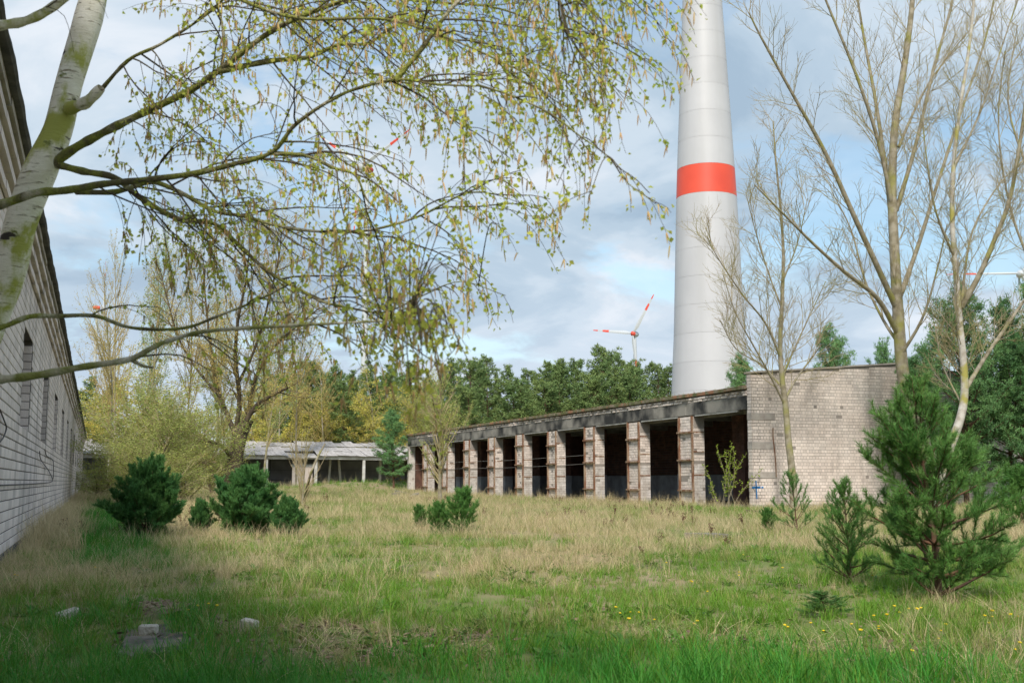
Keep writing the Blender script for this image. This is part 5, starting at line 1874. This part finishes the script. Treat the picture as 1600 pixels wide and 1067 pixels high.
block(1103, 840, (0.9, 0.5, 0.22), 0.2, (0.02, 0.03, 0), 'long grey concrete block lying in the straw grass before the garage row', M['rubble'], 'concrete_block', 'concrete block', sink=0.10)
for j, (px_, py_, sz, t_) in enumerate(((632, 776, (1.6, 0.8, 0.35), 0.2), (648, 780, (0.8, 0.5, 0.35), -0.3), (618, 778, (0.9, 0.5, 0.3), 0.1))):
    block(px_, py_, sz, j * 0.8, (t_ * 0.4, t_, 0), ('broad grey rubble slab heaped at the far end pier of the garage row', 'tilted pale rubble chunk leaning by the far end pier', 'flat rubble chunk on the outer side of the rubble heap')[j], M['rubble'], 'rubble_chunk', 'rubble', 0.0, 'rubble at the far end pier')
# rotten plank by the corner
g = onG(1190, 803)
o = MB().box((-0.6, -0.08, 0), (0.6, 0.08, 0.07)).build('rotten_plank', M['old_bark'], None, bevel=0.01)
o.location = (g.x, g.y, gz(g.x, g.y) + 0.04)
o.rotation_euler = (0, 0.06, -0.5)
tag(o, 'dark rotten plank lying at the foot of the corner pier', 'plank')

# ================================================================== GRASS AND GROUND COVER (instanced tufts)
def tuft_mesh(seed, nb, h, w_, spread, curve, segs=3):
    r_ = random.Random(seed)
    V, F4 = [], []
    for i in range(nb):
        a = r_.uniform(0, 6.283)
        rad = spread * math.sqrt(r_.random())
        bx, by = rad * math.cos(a), rad * math.sin(a)
        a2 = a + r_.gauss(0, 0.9)
        hh = h * r_.uniform(0.45, 1.1)
        cv = curve * r_.uniform(0.3, 1.3)
        lean = r_.uniform(0.05, 0.35)
        ww = w_ * r_.uniform(0.7, 1.2)
        px_, py_ = -math.sin(a2) , math.cos(a2)
        k = len(V)
        for s_ in range(segs + 1):
            t = s_ / segs
            out_ = hh * (lean * t + cv * t * t)
            z_ = hh * (t - 0.35 * cv * t * t)
            wd = ww * (1 - t ** 1.6) * 0.5 + 0.0003
            cx_, cy_ = bx + math.cos(a2) * out_, by + math.sin(a2) * out_
            V += [(cx_ - px_ * wd, cy_ - py_ * wd, z_ - 0.01), (cx_ + px_ * wd, cy_ + py_ * wd, z_ - 0.01)]
        for s_ in range(segs):
            q = k + s_ * 2
            F4.append((q, q + 1, q + 3, q + 2))
    return mesh_np('tuft', V, np.array(F4))


def scatter(name, label_kind, meshes, material, P, rotz, scl, tilt=0.12, aniso=None):
    """one 'stuff' object: instances of tufts on points (geometry nodes)"""
    n_ = len(P)
    me = bpy.data.meshes.new(name)
    me.vertices.add(n_)
    me.vertices.foreach_set('co', np.asarray(P, np.float32).ravel())
    a = me.attributes.new('rot', 'FLOAT_VECTOR', 'POINT')
    rv = np.stack([nrg.normal(0, tilt, n_), nrg.normal(0, tilt, n_), rotz], 1).astype(np.float32)
    a.data.foreach_set('vector', rv.ravel())
    a = me.attributes.new('scl', 'FLOAT_VECTOR', 'POINT')
    sc_ = np.stack([scl, scl, scl * nrg.uniform(0.7, 1.3, n_)], 1).astype(np.float32)
    a.data.foreach_set('vector', sc_.ravel())
    o_ = bpy.data.objects.new(name, me)
    COL.objects.link(o_)
    src = bpy.data.collections.new(name + '_source')
    for i, m_ in enumerate(meshes):
        if not m_.materials:
            m_.materials.append(material)
        so_ = bpy.data.objects.new(name + '_tuft', m_)
        src.objects.link(so_)
    ng = bpy.data.node_groups.new(name, 'GeometryNodeTree')
    ng.interface.new_socket('Geometry', in_out='INPUT', socket_type='NodeSocketGeometry')
    ng.interface.new_socket('Geometry', in_out='OUTPUT', socket_type='NodeSocketGeometry')
    gi = ng.nodes.new('NodeGroupInput')
    go = ng.nodes.new('NodeGroupOutput')
    ip = ng.nodes.new('GeometryNodeInstanceOnPoints')
    ci = ng.nodes.new('GeometryNodeCollectionInfo')
    ci.inputs['Collection'].default_value = src
    ci.inputs['Separate Children'].default_value = True
    ci.inputs['Reset Children'].default_value = True
    ra = ng.nodes.new('GeometryNodeInputNamedAttribute')
    ra.data_type = 'FLOAT_VECTOR'
    ra.inputs['Name'].default_value = 'rot'
    sa = ng.nodes.new('GeometryNodeInputNamedAttribute')
    sa.data_type = 'FLOAT_VECTOR'
    sa.inputs['Name'].default_value = 'scl'
    ng.links.new(gi.outputs[0], ip.inputs['Points'])
    ng.links.new(ci.outputs[0], ip.inputs['Instance'])
    ip.inputs['Pick Instance'].default_value = True
    ng.links.new(ra.outputs[0], ip.inputs['Rotation'])
    ng.links.new(sa.outputs[0], ip.inputs['Scale'])
    ng.links.new(ip.outputs[0], go.inputs[0])
    md = o_.modifiers.new('scatter', 'NODES')
    md.node_group = ng
    o_['kind'] = 'stuff'
    o_['label'] = label_kind
    return o_


def vnoise(x, y, s, seed):
    """smooth value noise"""
    g_ = np.random.default_rng(seed).random((64, 64))
    x = x / s + 100
    y = y / s + 100
    xi, yi = np.floor(x).astype(int), np.floor(y).astype(int)
    fx, fy = x - xi, y - yi
    fx = fx * fx * (3 - 2 * fx)
    fy = fy * fy * (3 - 2 * fy)
    a = g_[xi % 64, yi % 64]
    b = g_[(xi + 1) % 64, yi % 64]
    c = g_[xi % 64, (yi + 1) % 64]
    d = g_[(xi + 1) % 64, (yi + 1) % 64]
    return (a * (1 - fx) + b * fx) * (1 - fy) + (c * (1 - fx) + d * fx) * fy


def fbm(x, y, s, seed):
    return (vnoise(x, y, s, seed) * 0.55 + vnoise(x, y, s * 0.47, seed + 1) * 0.3 + vnoise(x, y, s * 0.21, seed + 2) * 0.15)


def field(n_, d0, d1, p=1.0, half=36.0):
    """random ground points in a wedge before the camera, depth d0..d1, density ~ d^-p relative to area"""
    k = int(n_)
    u_ = nrg.random(k)
    e = 2 - p
    D = (d0 ** e + u_ * (d1 ** e - d0 ** e)) ** (1 / e)
    A_ = YAW + R(half) * nrg.uniform(-1, 1, k)
    x, y = D * np.sin(A_), D * np.cos(A_)
    # keep off buildings
    offl = (x - B0.x) * n2.x + (y - B0.y) * n2.y
    ok = (offl > 0.03) & ~((x > XR - 0.05) & (y > YC - 0.08) & (x < XG) & (y < YE)) & ~((y > YF) & (x < XL1))
    return x[ok], y[ok], D[ok], offl[ok]


slab_pts = [(p.x, p.y) for p in pts]
sc_c = np.mean([[p.x, p.y] for p in [onG(243, 998), onG(240, 965)]], axis=0)


def on_slab(x, y):
    a = onG(243, 1003)
    b = onG(240, 962)
    return (((x - a.x) / 0.30) ** 2 + ((y - a.y) / 0.42) ** 2 < 1) | (((x - b.x) / 0.22) ** 2 + ((y - b.y) / 0.6) ** 2 < 1)


g_short = [tuft_mesh(i, 16, 0.15, 0.0050, 0.05, 0.5) for i in range(4)]
g_deep = [tuft_mesh(10 + i, 18, 0.21, 0.0052, 0.06, 0.45) for i in range(4)]
g_straw = [tuft_mesh(20 + i, 14, 0.27, 0.0034, 0.07, 0.65) for i in range(4)]
g_olive = [tuft_mesh(30 + i, 16, 0.19, 0.0045, 0.06, 0.55) for i in range(4)]
g_mat = [tuft_mesh(40 + i, 14, 0.16, 0.0038, 0.10, 1.6) for i in range(4)]


def classify(x, y, D, offl):
    """probabilities of green / deep / straw / olive / bare at a place, read off the photograph"""
    nz = fbm(x, y, 2.6, 3)
    nz2 = fbm(x, y, 5.5, 9)
    nz3 = fbm(x, y, 0.9, 17)
    rel = sstep(0.36, 0.50, x / D)
    straw = sstep(10.5 + 7 * rel, 17 + 9 * rel, D) * (0.25 + 1.0 * sstep(0.38, 0.60, nz2 + 0.35 * (nz3 - 0.5)))
    straw = straw * (1 - 0.35 * sstep(60, 110, D))
    right = sstep(3.5, 7, x) * (1 - sstep(12, 20, D))
    straw = straw + 0.22 * right * sstep(0.48, 0.6, nz)
    straw = straw * (1 - 0.85 * np.exp(-((x - MOUND[0]) / 9.0) ** 2 - ((y - MOUND[1]) / 7.0) ** 2))
    nearwall = (1 - sstep(0.25, 1.15, offl + 0.8 * (nz3 - 0.5))) * sstep(13, 17, D)
    straw = np.maximum(straw, nearwall * 0.85)
    lane = sstep(0.8, 1.4, offl + 0.6 * (nz3 - 0.5)) * (1 - sstep(1.9, 3.0, offl + 1.2 * (nz - 0.5))) * sstep(15, 20, D) * (1 - sstep(48, 75, D))
    straw = straw * (1 - 0.85 * lane)
    deep = (1 - sstep(6.6, 9.0, D + 1.4 * (nz - 0.5))) * (1 - 0.55 * sstep(3.2, 5.5, x)) + lane * 0.9 + 0.35 * (1 - sstep(0.3, 2.2, x)) * (1 - sstep(10, 12.5, D))
    bare = sstep(7.9, 8.6, D + 0.8 * (nz - .5)) * (1 - sstep(10.0, 11.2, D)) * sstep(0.8, 1.8, x) * (1 - sstep(5.0, 6.5, x)) * sstep(0.40, 0.55, nz3 * 0.5 + nz * 0.5)
    return nz, nz2, nz3, np.clip(straw, 0, 1), np.clip(deep, 0, 1), np.clip(bare, 0, 1)


def emit(name, label_, meshes, m_, x, y, D, prob, s0, s1, far_k=0.020, tilt=0.12, soil=False):
    keep = nrg.random(len(x)) < prob
    if not soil:
        keep &= ~on_slab(x, y)
    x, y, D = x[keep], y[keep], D[keep]
    P = np.stack([x, y, ground_z(x, y) - 0.01 + (0.03 if soil else 0) * on_slab(x, y)], 1)
    scl = nrg.uniform(s0, s1, len(x)) * (0.55 + 0.95 * fbm(x, y, 0.8, 77)) * (1 + far_k * np.maximum(D - 10, 0))
    return scatter(name, label_, meshes, m_, P, nrg.uniform(0, 6.283, len(x)), scl, tilt)


x, y, D, offl = field(62000, 3.6, 125, 1.35)
nz, nz2, nz3, straw, deep, bare = classify(x, y, D, offl)
green = np.clip(1 - straw * 0.85 - bare * 0.85, 0.04, 1)
emit('green_grass', 'short green meadow grass', g_short, M['grass'], x, y, D, green * (1 - deep * 0.6), 0.65, 1.15)
x, y, D, offl = field(40000, 3.6, 60, 1.30)
nz, nz2, nz3, straw, deep, bare = classify(x, y, D, offl)
emit('lush_grass', 'deep green lush grass in the shade of the left building', g_deep, M['grass_deep'], x, y, D, deep * (1 - bare * .8), 0.75, 1.35)
x, y, D, offl = field(70000, 6.0, 125, 1.35)
nz, nz2, nz3, straw, deep, bare = classify(x, y, D, offl)
emit('straw_grass', 'pale dry straw grass of last year', g_straw, M['straw'], x, y, D, straw * (0.55 + 0.45 * (nz3 > 0.45)), 0.65, 1.15, tilt=0.2)
x, y, D, offl = field(40000, 5.0, 110, 1.3)
nz, nz2, nz3, straw, deep, bare = classify(x, y, D, offl)
emit('olive_grass', 'olive half dry grass', g_olive, M['olive_grass'], x, y, D, np.clip(0.75 - deep - bare * .5, 0.04, 1) * sstep(0.3, 0.55, nz3), 0.65, 1.1)
x, y, D, offl = field(26000, 5.0, 40, 1.2)
nz, nz2, nz3, straw, deep, bare = classify(x, y, D, offl)
emit('matted_straw', 'flattened dead straw on the soil', g_mat, M['straw'], x, y, D, np.clip(bare * .5 + 0.30 * sstep(.5, .62, nz) * (1 - deep), 0, 1), 0.6, 1.3, 0.0, 0.3)

# broad leaved weed rosettes in the green zones
wm = []
for i in range(3):
    V = []
    for j in range(9):
        a = j * 0.7 + rng.uniform(-.2, .2)
        d1_ = Vector((math.cos(a), math.sin(a), rng.uniform(0.15, 0.9))).normalized()
        b = Vector((-math.sin(a), math.cos(a), 0)) * rng.uniform(0.010, 0.018)
        l_ = rng.uniform(0.06, 0.12)
        p0, p1, p2 = Vector((0, 0, 0.005)), d1_ * l_ * 0.6, d1_ * l_ + Vector((0, 0, -0.02))
        V += [p0, p1 - b, p2, p1 + b]
    wm.append(mesh_np('weed', [tuple(v) for v in V], np.arange(len(V)).reshape(-1, 4)))
x, y, D, offl = field(5200, 4.2, 26, 1.2)
nz, nz2, nz3, straw, deep, bare = classify(x, y, D, offl)
emit('broad_leaved_weeds', 'low broad leaved weeds among the grass', wm, M['weed'], x, y, D, sstep(0.45, 0.6, fbm(x, y, 1.6, 91)) * 0.8, 0.7, 1.5, 0.0)

# dead leaves
lm = []
for i in range(3):
    V = []
    for j in range(7):
        a = rng.uniform(0, 6.28)
        p = Vector((rng.gauss(0, 0.05), rng.gauss(0, 0.05), rng.uniform(0.004, 0.03)))
        d1_ = Vector((math.cos(a), math.sin(a), rng.uniform(-.3, .5))) * rng.uniform(0.015, 0.03)
        d2_ = Vector((-math.sin(a), math.cos(a), rng.uniform(-.3, .5))) * rng.uniform(0.008, 0.018)
        V += [p - d1_, p - d2_, p + d1_, p + d2_]
    lm.append(mesh_np('litter', [tuple(v) for v in V], np.arange(len(V)).reshape(-1, 4)))
x, y, D, offl = field(30000, 5.0, 24, 1.2)
nz, nz2, nz3, straw, deep, bare = classify(x, y, D, offl)
emit('dead_leaves', 'brown dead leaves on bare soil', lm, M['litter'], x, y, D, np.clip(bare * 0.9 + 0.05, 0, 1) * (1 - deep * .7) + on_slab(x, y) * 0.8, 0.7, 1.4, 0.0, soil=True)
# reddish brown dried seed heads standing in the straw
dm = []
for i in range(3):
    st = [(([Vector((rng.gauss(0, .03), rng.gauss(0, .03), 0)), Vector((rng.gauss(0, .08), rng.gauss(0, .08), rng.uniform(.22, .38)))]), [0.003, 0.002]) for _ in range(3)]
    V1, Q1 = tubes(st, 3)
    V = []
    for s_ in st:
        for j in range(26):
            t = rng.uniform(0.45, 1.05)
            p = s_[0][0].lerp(s_[0][1], t) + Vector((rng.gauss(0, .018), rng.gauss(0, .018), rng.gauss(0, .01)))
            a = Vector((rng.gauss(0, 1), rng.gauss(0, 1), rng.gauss(0, 1))).normalized() * 0.016
            b = rand_perp(a.normalized(), rng) * 0.011
            V += [p - a, p - b, p + a, p + b]
    V2 = np.array([tuple(v) for v in V])
    Q2 = np.arange(len(V2)).reshape(-1, 4)
    dm.append(mesh_np('seedhead', np.concatenate([V1, V2]), np.concatenate([Q1, Q2 + len(V1)])))
x, y, D, offl = field(9000, 19, 75, 1.3)
pr_ = sstep(0.52, 0.68, fbm(x, y, 4.5, 40)) * (1 - sstep(14, 19, x * (30 / np.maximum(D, 1))))
emit('dried_docks', 'reddish brown dried dock seed heads in the straw', dm, M['dock'], x, y, D, pr_ * 0.16, 0.45, 0.8, 0.012)

# tall straw clumps along walls, piers and bushes
tall = [tuft_mesh(60 + i, 26, 0.62, 0.006, 0.12, 0.55, 4) for i in range(3)]
cl = []
for i in range(230):
    s_ = rng.uniform(3, 20) if i % 2 else rng.uniform(4, 70)
    p = LB(s_, abs(rng.gauss(0.15, 0.5)) + 0.12, 0)
    cl.append((p.x, p.y, rng.uniform(0.7, 1.35)))
for (y0, y1) in pier_y + [(YP0 - 0.3, YP0)]:
    for i in range(5):
        cl.append((XR - rng.uniform(0.2, 1.3), y0 + rng.uniform(-2.2, 3.2), rng.uniform(0.8, 1.7)))
for i in range(60):
    cl.append((rng.uniform(XR, XG), YC - rng.uniform(0.15, 1.3), rng.uniform(0.5, 1.3)))
for (px_, py_, k) in ((228, 846, 16), (305, 850, 26), (380, 842, 14), (462, 842, 10), (690, 838, 14), (1470, 945, 16), (1325, 920, 12), (1247, 838, 12), (1460, 985, 6), (470, 796, 8), (687, 790, 8), (980, 955, 2)):
    for i in range(k):
        g_ = onG(px_ + rng.gauss(0, 30), py_ + rng.uniform(-4, 8))
        cl.append((g_.x, g_.y, rng.uniform(0.30, 0.85) * (0.6 if py_ > 900 else 1)))
for (px_, py_) in ((218, 994), (246, 996), (376, 994), (402, 995), (92, 976), (120, 974), (190, 1024), (300, 1012), (270, 960), (1075, 846), (1100, 850), (1130, 846)):
    g_ = onG(px_, py_)
    cl.append((g_.x, g_.y, 0.22 if py_ > 900 else 0.45))
cl = np.array(cl)
scatter('tall_straw', 'tall dry straw clumps along walls and bushes', tall, M['straw'], np.stack([cl[:, 0], cl[:, 1], ground_z(cl[:, 0], cl[:, 1])], 1), nrg.uniform(0, 6.28, len(cl)), cl[:, 2], 0.15)
# weeds on the garage roof edge
rw = np.array([(XR + rng.uniform(-0.1, 1.2), rng.uniform(YP0, YE), rng.uniform(0.25, 0.6)) for _ in range(420)])
zrf = 5.77 + (rw[:, 0] - XR + 0.2) * 0.1
for nm_, m_, sl_, lb_ in (('roof_moss_tufts', M['dock'], slice(0, 240), 'rusty moss tufts on the garage roof'), ('roof_weeds', M['olive_grass'], slice(240, 420), 'small weeds on the garage roof edge')):
    tf = [tuft_mesh(70 + i, 14, 0.30, 0.012, 0.12, 0.6) for i in range(2)]
    scatter(nm_, lb_, tf, m_, np.stack([rw[sl_, 0], rw[sl_, 1], zrf[sl_]], 1), nrg.uniform(0, 6.28, len(rw[sl_])), rw[sl_, 2], 0.2)

# dandelions, each its own little thing
V, Q = [], []
stv, stq = tubes([([Vector((0, 0, -0.02)), Vector((0.004, 0, 0.06)), Vector((0.0, 0.004, 0.125))], [0.0022, 0.002, 0.0018])], 4)
hv, hq = lathe([(0.001, 0.122), (0.010, 0.126), (0.021, 0.134), (0.019, 0.139), (0.010, 0.142), (0.001, 0.143)], 10)
dh = mesh_np('flower_head', hv, hq, True)
dh.materials.append(M['dandelion'])
dstem = mesh_np('stem', stv, stq, True)
dstem.materials.append(M['stem'])
spots = [(294, 966), (304, 964), (326, 960), (337, 962), (20, 905), (25, 910), (151, 888), (148, 893), (1224, 986), (1231, 990), (961, 957), (968, 960), (985, 960), (996, 962), (982, 974), (1022, 973), (1086, 984), (1107, 923), (1079, 909), (1089, 983), (1155, 899), (1163, 873),
         (1154, 906), (1404, 978), (1421, 975), (1441, 974), (1428, 980), (1388, 987), (1374, 998), (1345, 1004), (1333, 992), (1322, 878), (1363, 908), (1475, 995), (1537, 983), (1549, 972), (1552, 976), (1584, 980), (1589, 971), (1422, 1040), (1470, 1012),
         (1586, 1023), (1472, 1002), (1366, 985), (1287, 992), (1267, 985), (1222, 890), (1082, 908), (600, 892), (614, 890), (685, 894), (1040, 880), (1590, 1018), (1546, 990), (1375, 995), (1397, 972)]
for i, (px_, py_) in enumerate(spots):
    g_ = onG(px_ + rng.uniform(-1, 1), py_ + 6, 0)
    t = empty('dandelion', (g_.x, g_.y, gz(g_.x, g_.y)), rng.uniform(0, 6), 'single yellow dandelion flower on a short stem in the meadow grass', 'flower', 'dandelions scattered in the meadow')
    s_ = rng.uniform(0.5, 0.85)
    t.scale = (s_, s_, s_)
    t.rotation_euler = (rng.uniform(-0.2, 0.3), rng.uniform(-0.2, 0.2), 0)
    link('flower_head', dh, None, t)
    link('stem', dstem, None, t)
